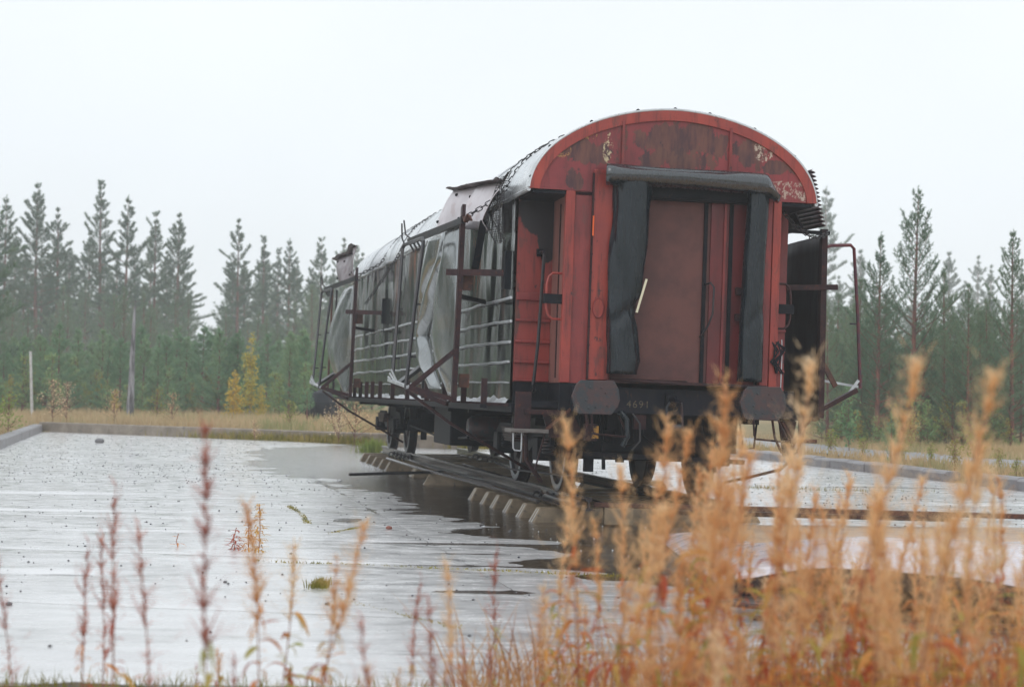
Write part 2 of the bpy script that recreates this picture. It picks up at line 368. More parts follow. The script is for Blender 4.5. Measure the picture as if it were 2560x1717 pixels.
def copy_tree(o, parent=None):
    c = o.copy(); COL.objects.link(c)
    if parent: c.parent = parent
    for ch in KIDS.get(o.name, []): copy_tree(ch, c)
    return c
def n3(x, y, z=0.): return mnoise.noise(Vector((x, y, z)))
def fbm(x, y, z=0., o=4):
    a, s = 1., 0.
    for i in range(o): s += a * n3(x, y, z + i * 7.3); x *= 2.03; y *= 2.03; a *= .5
    return s

# wagon frame: x right, y away from the camera along the wagon, z above rail head
WL, WT, WTH = (1.607, 20.961, .277), .021065, .177621
WM = Matrix.Translation(WL) @ Matrix.Rotation(WTH, 4, 'Z') @ Matrix.Rotation(WT, 4, 'Y')
def wthing(name, label, cat, base, group=None):
    o = bpy.data.objects.new(name, None); COL.objects.link(o)
    o.matrix_world = WM @ Matrix.Translation(base); o['label'] = label; o['category'] = cat
    if group: o['group'] = group
    OFF[o.name] = tuple(base); o.empty_display_size = .3
    return o
def to_world(p): return WM @ Vector(p)

# ================================================================== SETTING
# slab frame: s along e1, t along the wagon's direction
E1, E2, SO = Vector((.976, -.217)), Vector((-.1767, .9843)), Vector((0, 9.5))
def st2w(s, t): return (SO.x + s * E1.x + t * E2.x, SO.y + s * E1.y + t * E2.y)
def w2st(x, y):
    x -= SO.x; y -= SO.y; det = E1.x * E2.y - E1.y * E2.x
    return ((x * E2.y - y * E2.x) / det, (E1.x * y - E1.y * x) / det)
S0, S1 = -5.35, 12.3
def t_far(s): return 49.9 - .72 * (s - S0) if s < 6.1 else 41.65 - .02 * (s - 6.1)
def t_near(s): return (-.25 + .217 * s) / .9843
PUD = [(-5.85, 47.1), (-4.86, 36.6), (-4.04, 33.8), (-2.74, 30.0), (-1.67, 26.0), (-1.19, 23.2), (-.43, 21.0), (-.01, 18.6), (-.04, 17.3), (.1, 16.05), (.3, 15.2), (.57, 14.5), (1.2, 14.0),
       (2.2, 14.2), (3.0, 16), (3.2, 20.), (2.1, 22.5), (1.6, 26), (1.0, 31), (0.4, 37), (-.4, 43), (-.8, 52), (-3.3, 53)]
PA = np.array(PUD)
def sd_poly(x, y):
    a = PA; b = np.roll(PA, -1, 0); p = np.array((x, y)); e = b - a; w = p - a
    h = np.clip((w * e).sum(1) / (e * e).sum(1), 0, 1); d = np.sqrt((((w - e * h[:, None]) ** 2).sum(1)).min())
    c = ((a[:, 1] > y) != (b[:, 1] > y)) & (x < (b[:, 0] - a[:, 0]) * (y - a[:, 1]) / (b[:, 1] - a[:, 1]) + a[:, 0])
    return -d if c.sum() % 2 else d
LOWS = [(-3.3, 14.65, .55, .16), (-.25, 13.85, .55, .16), (-.9, 18.2, .9, .12), (-.5, 17.1, .5, .08), (-1.75, 21.3, .25, .5), (-5.2, 22, 1.3, .1), (-6, 25.5, 1.6, .12), (-3.2, 19, 1.2, .07), (-1.2, 15.9, 1.0, .06), (5.4, 26, 2.5, .3), (6, 31, 2, .4)]
def slab_h(x, y):
    d = sd_poly(x, y)
    h = max(-.020, min(.016, d * .010)) + .001
    h += .0066 * fbm(x * .5, y * 1.05, 1.5) + .0022 * fbm(x * 2.2, y * 2.6, 4.)
    for (a, b, ra, rb) in LOWS:
        q = ((x - a) / ra) ** 2 + ((y - b) / rb) ** 2
        if q < 4: h -= .020 * math.exp(-q * 1.1)
    return h
slab = bpy.data.objects.new('concrete_pavement', None); COL.objects.link(slab); slab['kind'] = 'structure'
scuts = [S0, .9, 7.2, S1]
tcuts = [-4, 2.6, 6.75, 11.2, 15.4, 19.6, 23.8, 28.0, 32.2, 36.4, 41.0, 46, 55]
for i in range(3):
    for j in range(len(tcuts) - 1):
        s0, s1, t0, t1 = scuts[i] + .004, scuts[i + 1] - .004, tcuts[j] + .008, tcuts[j + 1] - .008
        def cl(s, t): return max(t_near(s), min(t, t_far(s)))
        if max(t_far(s0), t_far(s1)) <= t0 or min(t_near(s0), t_near(s1)) >= t1: continue
        res = .10 if t0 < 14 else .16
        nu = max(3, int((s1 - s0) / res)); nv = max(3, int((t1 - t0) / (res * .9)))
        P = []; dz = .0018 * (random.random() - .5)
        for a in range(nu + 1):
            s = s0 + (s1 - s0) * a / nu; row = []
            ta, tb = cl(s, t0), cl(s, t1)
            for b in range(nv + 1):
                t = ta + (tb - ta) * b / nv; x, y = st2w(s, t)
                e = min(a, nu - a, b, nv - b); row.append((x, y, slab_h(x, y) + dz - (.004 if e == 0 else 0)))
            P.append(row)
        m = MB(); m.grid(P)
        # thickness skirt
        ring = [P[a][0] for a in range(nu + 1)] + [P[nu][b] for b in range(1, nv + 1)] + [P[a][nv] for a in range(nu - 1, -1, -1)] + [P[0][b] for b in range(nv - 1, 0, -1)]
        n_ = len(ring); m.add(ring + [(x, y, -.11) for x, y, z in ring], [(q, q + n_, (q + 1) % n_ + n_, (q + 1) % n_) for q in range(n_)])
        m.build('slab', M_conc, slab)
# water sheet (rests on the uneven slab; only the low places are wet)
m = MB(); cs = [st2w(S0 + .02, t_near(S0) + .02), st2w(S1 - .02, t_near(S1) + .02), st2w(S1 - .02, t_far(S1) - .02), st2w(6.1, t_far(6.1) - .02), st2w(S0 + .02, t_far(S0) - .02)]
m.add([(x, y, 0) for x, y in cs], [(0, 1, 2, 3, 4)])
o = m.build('puddle_water', M_water); o['kind'] = 'structure'

# ground with raised verge outside the kerbs
def ground_h(x, y):
    s, t = w2st(x, y); d = max(S0 - s, s - S1, t - t_far(min(max(s, S0), S1)))
    if t < t_near(s) + .3 and d < 0.3:
        return -.03 + .02 * fbm(x, y)
    if d < 0.05: return -.14
    h = -.03 + min(1, (d - .05) / .5) * (.27 if s < S1 else .17)
    if t < 1: h *= max(0, min(1, t + 1))
    return h + .05 * fbm(x * .3, y * .3) * min(1, d / 2) + .0035 * max(0, min(d, 60))
xs = list(np.arange(-24, 24.1, .45)); ys = list(np.arange(2, 64.1, .45))
m = MB()
xx = [-300, -200, -120, -60, -34] + xs + [34, 60, 120, 200, 300]; yy = [-120, -40, -10, -2] + ys + [70, 80, 95, 120, 160, 235, 320]
m.grid([[(x, y, ground_h(x, y)) for y in yy] for x in xx]); o = m.build('ground', M_ground); o['kind'] = 'structure'
# soil bed in front of the slab
m = MB(); m.grid([[(x, y, .0 + .03 * fbm(x * 1.3, y * 1.3)) for y in np.arange(2.5, 9.3, .25)] for x in np.arange(-5, 9, .25)])
o = m.build('soil_bed', M_soil); o['kind'] = 'structure'
# gravel path right of the kerb
m = MB(); cl = [(3.5, 60), (5.9, 47), (7.6, 39.6), (9.3, 33.5), (12, 26), (15, 18)]
P = []
for i, (x, y) in enumerate(cl):
    P.append([(x - 0.0, y, ground_h(x, y) + .05), (x + 2.4, y + .9, ground_h(x + 2.4, y + .9) + .05)])
PP = []
for i in range(len(P) - 1):
    for q in range(8):
        f = q / 8; a = [tuple(P[i][e][c] * (1 - f) + P[i + 1][e][c] * f for c in range(3)) for e in (0, 1)]
        row = []
        for w in range(6):
            g = w / 5; x = a[0][0] * (1 - g) + a[1][0] * g; y = a[0][1] * (1 - g) + a[1][1] * g; row.append((x, y, ground_h(x, y) + .045))
        PP.append(row)
m.grid(PP); o = m.build('gravel_path', M_gravel); o['kind'] = 'structure'

# kerbs
def kerb(name, label, pts, L, w, z0, z1, mat, gaps=(), ch=.04, cat='kerb', jit=.006):
    root = thing(name, label, cat, (pts[0][0], pts[0][1], 0)); OFF[root.name] = (pts[0][0], pts[0][1], 0)
    for a, b in zip(pts[:-1], pts[1:]):
        a, b = Vector(a), Vector(b); d = b - a; n = max(1, round(d.length / L)); u = d.normalized(); r = Vector((u.y, -u.x))
        for i in range(n):
            p = a + d * (i / n); q = a + d * ((i + 1) / n) - u * .012
            if any((p - Vector(g)).length < .35 for g in gaps): continue
            p = p + r * random.uniform(-jit, jit); q = q + r * random.uniform(-jit, jit); dz = random.uniform(-jit, jit)
            prof = [(-w / 2, z0), (w / 2, z0), (w / 2, z1 - ch), (w / 2 - ch, z1), (-w / 2 + ch, z1), (-w / 2, z1 - ch)]
            v = [(e.x + r.x * x, e.y + r.y * x, z + dz) for e in (p, q) for x, z in prof]
            m = MB(); m.add(v, [(0, 1, 2, 3, 4, 5), (11, 10, 9, 8, 7, 6)] + [(k, k + 6, (k + 1) % 6 + 6, (k + 1) % 6) for k in range(6)])
            m.build('kerb_stone', mat, root, bevel=.008)
kerb('concrete_kerb', 'low concrete wall of long blocks along the far edge of the yard', [st2w(S0, 50.0), st2w(6.1, 41.8), st2w(S1, 41.7)], 3.0, .3, -.1, .30, M_kerb, ch=.015)
kerb('concrete_kerb', 'grey kerb running along the left edge of the yard', [st2w(S0 - .15, 49.6), st2w(S0 - .1, 8)], 1.6, .3, -.1, .24, M_kerbr)
gp = st2w(S1 + .1, 27.0)
kerb('concrete_kerb', 'grey chamfered kerb with a broken gap along the right edge of the yard', [st2w(S1 + .1, 42), st2w(S1 + .1, 5)], .95, .28, -.1, .20, M_kerbr, gaps=[st2w(S1 + .1, 42 - .95 * 16)], jit=.012)

# ================================================================== WAGON
wagon = bpy.data.objects.new('railway_wagon', None); COL.objects.link(wagon); wagon.matrix_world = WM
wagon['label'] = 'derelict red railway wagon with arched roof end and hanging black rubber gangway seal'; wagon['category'] = 'railway wagon'
OFF[wagon.name] = (0, 0, 0)
def part(m, name, mat, parent=wagon, **k): return m.build(name, mat, parent, **k)
LEN = 18.9
half = [(-1.54, 3.21), (-1.525, 3.32), (-1.46, 3.48), (-1.32, 3.66), (-1.10, 3.82), (-.87, 3.935), (-.62, 4.02), (-.37, 4.075), (-.13, 4.103), (.02, 4.108)]
prof = half + [(.04 - x, z) for x, z in half[-2::-1]]
def chaikin(p, n=2):
    for _ in range(n):
        q = [p[0]]
        for a, b in zip(p[:-1], p[1:]): q += [(a[0] * .75 + b[0] * .25, a[1] * .75 + b[1] * .25), (a[0] * .25 + b[0] * .75, a[1] * .25 + b[1] * .75)]
        q.append(p[-1]); p = q
    return p
prof = chaikin(prof, 2)
def inset(p, d):
    q = []
    for i, (x, z) in enumerate(p):
        a, b = p[max(0, i - 1)], p[min(len(p) - 1, i + 1)]; tx, tz = b[0] - a[0], b[1] - a[1]; l = math.hypot(tx, tz); q.append((x + tz / l * d, z - tx / l * d))
    q[0] = (p[0][0] + d, p[0][1]); q[-1] = (p[-1][0] - d, p[-1][1]); return q
# roof shell, slightly dented
P = []; ny = 90
for j in range(ny + 1):
    y = -.02 + (LEN + .04) * j / ny; row = []
    for i, (x, z) in enumerate(prof):
        dn = .022 * fbm(x * 1.5, y * .8, 3) * (0 if j < 3 else 1); l = math.hypot(x, z - 2.4); row.append((x + x / l * dn, y, z + .012 + (z - 2.4) / l * dn))
    P.append(row)
roof = part(MB().grid(P), 'roof', M_roof, solid=.024)
for y in (3.1, 6.2, 9.3, 12.4, 15.5):
    ring = inset(prof, -.028); part(MB().tube([(x, y, z) for x, z in ring], .010, 6), 'roof_seam', M_roof, roof)
for sx in (-1, 1):
    m = MB(); m.tube([(.02 + sx * (1.565 + .012 * fbm(y, 3)), y, 3.20 + .03 * fbm(y * .6, 9.) * (1 if y > 1.5 else 0)) for y in np.linspace(0, LEN, 60)], .022, 6)
    part(m, 'gutter', M_rib, roof)
# end wall: arch, rim, strips
A = prof
part(MB().prism(A, 'y', 0.0, .05), 'arch_panel', M_arch)
IN = inset(prof, .105)
rim = MB(); n_ = len(prof)
v = [(x, -.022, z) for x, z in prof] + [(x, -.022, z) for x, z in IN] + [(x, 0.002, z) for x, z in IN] + [(x, .04, z) for x, z in prof]
rim.add(v, [(i, i + 1, i + 1 + n_, i + n_) for i in range(n_ - 1)] + [(i + n_, i + 1 + n_, i + 1 + 2 * n_, i + 2 * n_) for i in range(n_ - 1)] + [(i + 1, i, i + 3 * n_, i + 1 + 3 * n_) for i in range(n_ - 1)])
part(rim, 'arch_rim', M_redbright)
for q in (3, 7, 11, 15, 19, 23, 27, 31, 35):
    qi = int(q / 38 * (len(prof) - 1)); x, z = prof[qi]
    m = MB(); m.lathe_z([(-.004, .0), (0, .022), (.012, .02), (.022, .008), (.024, 0)], 10, (x, .02, z + .02)); part(m, 'rivet', M_dark)
for x, w in ((-.56, .03), (.61, .03)):
    zt = 4.0 - abs(x) * .06
    part(MB().box(x - w / 2, x + w / 2, -.035, .001, 3.44, zt), 'seam_strip', M_red, bevel=.004)
M_p = M_red
part(MB().box(-1.15, -1.05, -.025, .06, 1.2, 3.205), 'corner_strip', M_redbright, bevel=.006)
part(MB().box(-1.047, -.865, 0, .06, 1.2, 3.205), 'end_panel', M_redcab if False else M_red)
part(MB().box(-.862, -.63, -.045, .06, 1.24, 3.44), 'gangway_post', M_redbright, bevel=.008)
part(MB().box(1.0, 1.098, -.03, .06, 1.24, 3.205), 'gangway_post', M_red, bevel=.008)
part(MB().box(1.102, 1.19, -.04, .06, 1.2, 3.205), 'corner_strip', M_redbright, bevel=.006)
part(MB().box(-.872, -.858, -.055, -.005, 1.25, 3.40), 'rivet_strip', M_darkbrown)
for zz in np.arange(1.4, 3.3, .19):
    part(MB().box(-.875, -.855, -.062, -.054, zz, zz + .018), 'rivet', M_darkbrown)
part(MB().box(-.868, -.852, -.066, -.056, 2.74, 2.95), 'orange_mark', M_orange)
# oval cover plate
ov = [(-.775 + .055 * math.cos(a), 1.99 + .10 * math.sin(a)) for a in np.linspace(0, 2 * math.pi, 24, endpoint=False)]
pl = part(MB().prism(ov, 'y', -.062, -.044), 'oval_plate', M_redbright)
part(MB().tube([(x, -.06, z) for x, z in ov + ov[:1]], .008, 6), 'plate_ring', M_red, pl)
part(MB().box(-.83, -.66, -.052, -.044, 3.40, 3.44), 'torn_edge', M_redbright)
# dark lower end
part(MB().box(-1.15, -.63, 0.0, .06, .91, 1.198), 'lower_end_panel', M_dark, bevel=.004)
part(MB().box(1.0, 1.40, 0.0, .06, .91, 1.198), 'lower_end_panel', M_dark, bevel=.004)
beam = part(MB().box(-1.02, 1.38, -.06, -.002, .90, 1.17), 'buffer_beam', M_beam, bevel=.006)
part(MB().box(-.66, 1.04, -.20, .14, 1.215, 1.245), 'threshold_plate', M_darkbrown, bevel=.006)
P = [[(x, -.21 + .02 * math.sin(x * 5), 1.25 - .02 * math.sin((x + .6) * 2.3)) , (x, -.05, 1.262)] for x in np.linspace(-.62, .2, 10)]
part(MB().grid(P), 'bent_sill_strip', M_darkbrown, solid=.008)
# number 4691
cu = bpy.data.curves.new('number', 'FONT'); cu.body = '4691'; cu.size = .105; cu.extrude = .001; cu.space_character = 1.25
to = bpy.data.objects.new('tmp', cu); COL.objects.link(to); bpy.context.view_layer.update()
me = bpy.data.meshes.new_from_object(to.evaluated_get(bpy.context.evaluated_depsgraph_get())); bpy.data.objects.remove(to)
me.materials.clear(); me.materials.append(M_num)
num = link('number_lettering', me, wagon, kind='stuff'); num.rotation_euler = (math.pi / 2, 0, 0); num.location = (-.44, -.0635, .965)
# gangway recess and door
part(MB().box(-.625, .995, -.03, -.002, 3.18, 3.36), 'roll_shade_strip', M_dark)  # added dark strip, stands in for the shade below the rubber roll
part(MB().box(-.63, .46, .13, .17, 1.25, 3.3), 'gangway_door', M_browndoor)
part(MB().box(.385, .425, .10, .129, 1.25, 3.25), 'door_jamb', M_dark, bevel=.004)
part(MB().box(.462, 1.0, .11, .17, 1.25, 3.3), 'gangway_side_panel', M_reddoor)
part(MB().box(.60, .625, .085, .109, 1.25, 3.25), 'panel_strip', M_red); part(MB().box(.66, .70, .09, .109, 1.25, 3.25), 'panel_strip', M_dark)
part(MB().box(.74, .80, .05, .10, 2.20, 2.28), 'latch', M_darkbrown, bevel=.005); part(MB().box(.74, .80, .05, .10, 1.93, 2.0), 'latch', M_darkbrown, bevel=.005)
part(MB().box(-.65, -.63, .05, .129, 1.25, 3.3), 'door_reveal', M_dark); part(MB().box(.985, 1.0, .05, .109, 1.25, 3.3), 'door_reveal', M_dark)
part(MB().tube([(.42, .1, 2.30), (.44, -.02, 2.31), (.47, -.05, 2.26), (.46, -.06, 1.98), (.42, -.05, 1.86), (.37, .0, 1.76), (.37, .1, 1.74)], .011, 8), 'door_handle', M_black)
part(MB().bar((-.325, -.29, 2.30), (-.415, -.27, 1.95), .022, .012, (0, 1, 0)), 'cream_strip', M_cream)
# rubber gangway seal
def curtain(zs, left, right, y0, dep, fold, ph):
    P = []; n = 40
    for a in range(n + 1):
        th = -2.75 + 5.5 * a / n; row = []
        for j in range(len(zs)):
            cxx = (left[j] + right[j]) / 2; hw = (right[j] - left[j]) / 2
            k_ = 1 + fold * fbm(math.cos(th) * 1.5, math.sin(th) * 1.5 + zs[j] * 1.5, ph, 2) - fold * 1.1 * math.exp(-((zs[j] - 1.93 - .12 * math.sin(th)) / .07) ** 2) * (.5 + .5 * math.cos(th - .5)) - fold * .5 * abs(math.sin(th * 2.2 + 1.5 * zs[j])) ** 3
            row.append((cxx + hw * math.sin(th) * min(1.04, k_), y0 - dep * math.cos(th) * k_, zs[j]))
        P.append(row)
    return P
def interp(tab, zs):
    t = sorted(tab); return list(np.interp(zs, [a[0] for a in t], [a[1] for a in t]))
zs = list(np.linspace(1.31, 3.40, 60))
l = interp([(3.4, -.66), (3.2, -.665), (2.6, -.69), (1.95, -.70), (1.32, -.685)], zs)
r = interp([(3.4, -.25), (3.2, -.255), (2.7, -.285), (2.15, -.325), (2.02, -.37), (1.92, -.41), (1.82, -.38), (1.6, -.345), (1.45, -.33), (1.34, -.36)], zs)
part(MB().grid(curtain(zs, l, r, -.11, .14, .22, 1.3)), 'rubber_curtain', M_rubber, solid=.014)
zs2 = list(np.linspace(1.28, 3.33, 50))
l = interp([(3.33, .80), (3.2, .80), (2.5, .77), (1.9, .755), (1.28, .745)], zs2)
r = interp([(3.33, .99), (3.2, 1.02), (2.9, 1.01), (2.5, .99), (2.0, .995), (1.28, 1.0)], zs2)
part(MB().grid(curtain(zs2, l, r, -.10, .12, .07, 5.1)), 'rubber_curtain', M_rubber, solid=.014)
P = []
for j in range(61):
    f = j / 60; x = -.76 + 1.86 * f; zc = 3.375 - .030 * f + .02 * math.sin(f * 3.1) ; yc = -.16
    if f > .93: zc -= (f - .93) * 1.2
    row = []
    for a in range(46):
        th = 1.9 + 7.9 * a / 45; rr = (.088 + .040 * a / 45) * (1 - .85 * max(0, f - .93) / .07 * (1 if math.sin(th) > 0 else .2))
        crease = -.045 * math.exp(-((math.sin(th) - .8) / .25) ** 2) * math.sin(min(1, f * 1.3) * math.pi) * (1 if a > 20 else .4)
        rr += crease + .004 * fbm(x * 3, th, 2.)
        row.append((x + (-.03 * math.cos(th) if j == 0 else 0), yc - rr * 1.15 * math.cos(th), zc + rr * math.sin(th)))
    P.append(row)
part(MB().grid(P), 'rubber_roll', M_roll, solid=.012)
# recesses beside the vestibule (both sides)
for sx in (-1, 1):
    a0, a1 = sorted((sx * 1.52 + .02, sx * 1.13 + .02))
    part(MB().box(a0, a1, .80, .84, 1.2, 3.20), 'recess_wall', M_redrib if sx < 0 else M_red)
    part(MB().box(a0, a1, .79, .84, .93, 1.198), 'recess_wall_base', M_dark)
    for z, h in ((2.08, .085), (1.85, .03), (1.62, .03), (1.40, .03), (1.205, .02)):
        part(MB().box(a0 + .005, a1, .765, .799, z, z + h), 'rib', M_red, bevel=.008)
    b0, b1 = sorted((sx * 1.13 + .02, sx * 1.10 + .02))
    part(MB().box(b0, b1, .062, .799, 1.2, 3.20), 'vestibule_door', M_redcab)
    part(MB().box(b0, b1, .062, .789, .93, 1.198), 'vestibule_step_panel', M_dark)
    part(MB().box(b0 - .012, b1 + .012, .40, .425, 1.25, 3.1), 'door_edge', M_darkbrown)
part(MB().box(-1.50, 1.54, -.0, .80, 3.165, 3.20), 'vestibule_ceiling', M_dark)
part(MB().box(-1.48, 1.5, .06, LEN - .06, .93, 1.0), 'floor', M_dark)
# side walls
ny, nz = 330, 34
P = []
for j in range(ny + 1):
    y = .80 + (LEN - .8) * j / ny; row = []
    for i in range(nz + 1):
        z = 1.0 + 2.2 * i / nz; up = min(1, max(0, (z - 1.3) / .9)); e = min(1, j / 4)
        dn = (.050 * fbm(y * .9, z * .28, 2, 2) + .026 * fbm(y * 1.9, z * 1.1, 6, 2)) * (.25 + .75 * up) * e
        row.append((-1.50 + dn - .03, y, z))
    P.append(row)
side = part(MB().grid(P), 'side_wall', M_side)
for z, r_ in ((2.10, .026), (1.855, .026), (1.63, .026), (1.405, .024), (1.19, .016)):
    for (ya, yb) in ((.82, 4.9), (4.95, 12.9), (13.0, LEN)):
        pts = [(-1.545 + .014 * fbm(y * 1.6, z * 9), y, z + .018 * fbm(y * .7, z * 5)) for y in np.arange(ya, yb, .16)]
        part(MB().tube(pts, r_ * .62, 7), 'side_rib', M_rib, side)
P = [[(-1.52 - .07 * f * (1 + .7 * fbm(y * 2.6, f)) , y, 1.03 - .09 * f + .035 * fbm(y * 3.1, 4 + f)) for f in np.linspace(0, 1, 5)] for y in np.arange(.85, LEN, .09)]
part(MB().grid(P), 'crumpled_bottom_edge', M_rib, side)
part(MB().box(1.52, 1.55, .84, LEN, 1.0, 3.2), 'side_wall', M_wall_r)
part(MB().box(-1.5, 1.54, LEN - .05, LEN, .93, 3.2), 'far_end_wall', M_wall_r)
part(MB().prism(prof, 'y', LEN - .05, LEN - .01), 'far_arch_panel', M_wall_r)
for x in (-1.56, 1.52):
    part(MB().box(x, x + .07, .5, LEN, .87, .965), 'sole_bar', M_dark, bevel=.004)
for y in (.66, 2.08, 3.6, 5.2, 7.2, 8.95, 10.6, 11.7, 12.6, 13.6, 14.6, 15.8, 17.0):
    st_ = part(MB().box(-1.86, -1.80, y, y + .05, .96, 1.22), 'stanchion', M_darkbrown); part(MB().box(-1.86, -1.56, y + .012, y + .038, .93, .965), 'bracket_arm', M_darkbrown, st_)
part(MB().box(-1.88, -1.81, .6, LEN - 1, .905, .945), 'outrigger_rail', M_dark)
# rods under the rubber, handrails
def hoop(name, pts, r, mat): return part(MB().tube(pts, r, 8), name, mat)
h = hoop('handrail', [(-1.25, .78, 2.60), (-1.25, .55, 2.60), (-1.262, .5, 2.56), (-1.30, .48, 1.6), (-1.335, .48, 1.17), (-1.31, .52, 1.11), (-1.28, .78, 1.10)], .018, M_black)
part(MB().box(-1.29, -1.21, .76, .80, 2.56, 2.64), 'rail_bracket', M_dark, h)
for sx, mt in ((-1, M_redbright), (1, M_darkbrown)):
    f = lambda x: .02 + sx * x
    h = hoop('hoop_rail', [(f(1.14), .08, 2.34), (f(1.27), .06, 2.34), (f(1.31), .05, 2.30), (f(1.33), .05, 2.22), (f(1.33), .05, 1.97), (f(1.31), .05, 1.90), (f(1.26), .05, 1.86), (f(1.12), .07, 1.86)], .013, mt)
    q0, q1 = sorted((f(1.10), f(1.36)))
    part(MB().box(q0, q1, .02, .09, 2.02, 2.12), 'cross_plate', M_dark, h)
# buffers
for bx in (-.875, .895):
    bf = part(MB().lathe_x([(0, .0), (0, .09), (.46, .09), (.46, 0)], 20), 'buffer', M_beam)
    bf.rotation_euler = (0, 0, -math.pi / 2); bf.location = (bx, -.04, 1.055)
    # plate in wagon frame, child of the buffer
    OFF[bf.name] = (0, 0, 0)
    w, h_ = .252, .172
    poly = [(-w, -.02), (-w + .02, -.09), (-w + .085, -h_), (w - .085, -h_), (w - .05, -.15), (w, 0.0), (w - .045, .13), (w - .09, h_), (-w + .07, h_ + .005), (-w + .015, .09)]
    pm = MB().prism([(-a, b) for a, b in poly], 'y', -.02, .02)
    # local frame of the buffer: its x axis points away from the wagon
    pm.v = [(-y + .48, x, z) for x, y, z in pm.v]
    pm.f = [tuple(reversed(f)) for f in pm.f]
    po = pm.build('buffer_plate', M_buffer, bf, bevel=.006)
    for (rx, rz) in ((-.06, .1), (.06, .1), (.1, .05), (-.1, -.03), (0, -.1), (-.07, -.11), (.12, -.08)):
        q = MB(); q.lathe_x([(0, .013), (.008, .012), (.010, 0)], 8, (.50, rx, rz)); q.build('bolt', M_buffer, bf)
# coupling
part(MB().box(-.03, .09, -.12, -.06, .98, 1.12), 'hook_base', M_dark, bevel=.01)
part(MB().tube([(.03, -.1, 1.06), (.03, -.3, 1.07), (.03, -.36, 1.03), (.03, -.34, .97), (.03, -.27, .96)], [.03, .028, .026, .02, .012], 8), 'coupling_hook', M_dark)
part(MB().tube([(-.03, -.28, 1.03), (-.06, -.27, .98), (-.04, -.27, .80), (-.02, -.27, .76)], .013, 8), 'coupling_link', M_buffer)
part(MB().tube([(.09, -.28, 1.03), (.10, -.27, .98), (.115, -.27, .80), (.12, -.27, .74)], .013, 8), 'coupling_link', M_buffer)
m = MB(); m.lathe_x([(-.05, 0), (-.05, .035), (.05, .035), (.05, 0)], 14, (.045, -.28, .775)); part(m, 'coupling_screw', M_buffer)
for x0, x1 in ((-.52, -.50), (.46, .50)):
    part(MB().tube([(x0, -.05, .90), (x0 + .02, -.16, .90), (x0 + .055, -.2, .84), (x1 + .05, -.2, .66), (x1, -.19, .56)], .028, 10), 'brake_hose', M_rubber)
part(MB().tube([(-.37, -.06, .9), (-.30, -.12, .8), (-.30, -.13, .62), (-.38, -.12, .52)], .010, 6), 'air_hose', M_black)
# handles under the buffers
for bx in (-.79, .95):
    part(MB().tube([(bx - .07, -.12, .91), (bx - .05, -.2, .90), (bx - .04, -.22, .72), (bx - .02, -.22, .68), (bx + .30, -.22, .66), (bx + .34, -.2, .68), (bx + .30, -.1, .80), (bx + .27, -.06, .88)], .011, 8), 'shunter_handle', M_darkbrown)
lm = part(MB().box(-.86, -.74, -.06, .1, .60, .78), 'lamp_box', M_darkbrown, bevel=.01)
part(MB().box(-.80, -.73, -.072, -.061, .63, .76), 'yellow_patch', M_yellow, lm)
part(MB().tube([(-.90, 0, .88), (-.87, -.03, .9), (-.85, -.05, .8), (-.86, -.05, .66)], .02, 8), 'bent_pipe', M_darkbrown)
part(MB().box(-.35, -.22, -.05, -.01, .74, .89), 'pipe_bracket', M_darkbrown)
# left steps
stp = part(MB().box(-1.66, -1.26, -.08, .30, .665, .705), 'foot_board', M_wood, bevel=.006)
part(MB().box(-1.60, -1.43, .05, .075, .70, 1.09), 'step_hanger', M_darkbrown, bevel=.004)
part(MB().bar((-1.02, .03, .93), (-1.27, .03, .70), .03, .07, (0, 1, 0)), 'step_strut', M_rust)
part(MB().bar((-1.27, .03, .70), (-1.36, .1, .28), .015, .02, (0, 1, 0)), 'step_strut', M_darkbrown)
part(MB().prism([(-1.30, .88), (-.98, .88), (-.82, .62), (-1.22, .62)], 'y', .10, .12), 'gusset_plate', M_darkbrown)
part(MB().tube([(-1.62, .0, .66), (-1.615, .0, .50), (-1.60, .0, .48), (-1.54, .0, .475), (-1.53, .0, .49), (-1.53, .0, .66)], .008, 6), 'lower_step_loop', M_rib)
part(MB().box(-1.50, -1.02, .0, .06, .86, .91), 'step_crossbar', M_darkbrown)
part(MB().box(1.36, 1.66, -.05, .25, .655, .695), 'foot_board', M_rust, bevel=.006)
part(MB().box(1.50, 1.56, .1, .125, .70, .92), 'step_hanger', M_darkbrown)
part(MB().tube([(1.89, .8, .93), (1.71, .8, .69), (1.60, .75, .41), (1.50, .7, .34), (1.1, .6, .245), (.82, .5, .19), (.78, .5, .16)], .016, 8), 'bent_rod', M_rust)
part(MB().lathe_z([(-.07, 0), (-.06, .012), (0, .03), (.05, .022), (.08, .006), (.09, 0)], 8, (.77, .5, .10)), 'rod_weight', M_dark)
part(MB().tube([(1.2, .1, .90), (1.22, .05, .7), (1.28, 0, .55), (1.38, 0, .50), (1.46, .0, .55), (1.50, 0, .68)], .014, 8), 'hanging_hose', M_rust)
part(MB().bar((1.28, .0, .86), (1.42, .0, .64), .02, .06, (0, 1, 0)), 'step_strut', M_rust)
part(MB().prism([(1.30, .88), (1.50, .88), (1.44, .5), (1.36, .5)], 'y', .18, .2), 'gusset_plate', M_darkbrown)
# torn cable bundle on the right corner
m = MB()
for i in range(9):
    a = random.uniform(0, 6); m.tube([(1.16 + .05 * math.sin(a), -.03, 1.72), (1.20 + .07 * math.cos(a * 2), -.06, 1.60 + .03 * i * .3), (1.15 + .06 * math.sin(a * 3), -.07, 1.50), (1.22 + .04 * math.cos(a), -.05, 1.38)], .009, 5)
part(m, 'torn_cable_bundle', M_dark)
part(MB().tube([(1.235, -.04, 1.74), (1.24, -.05, 1.6), (1.235, -.05, 1.2)], .006, 5), 'white_wire', M_rib)
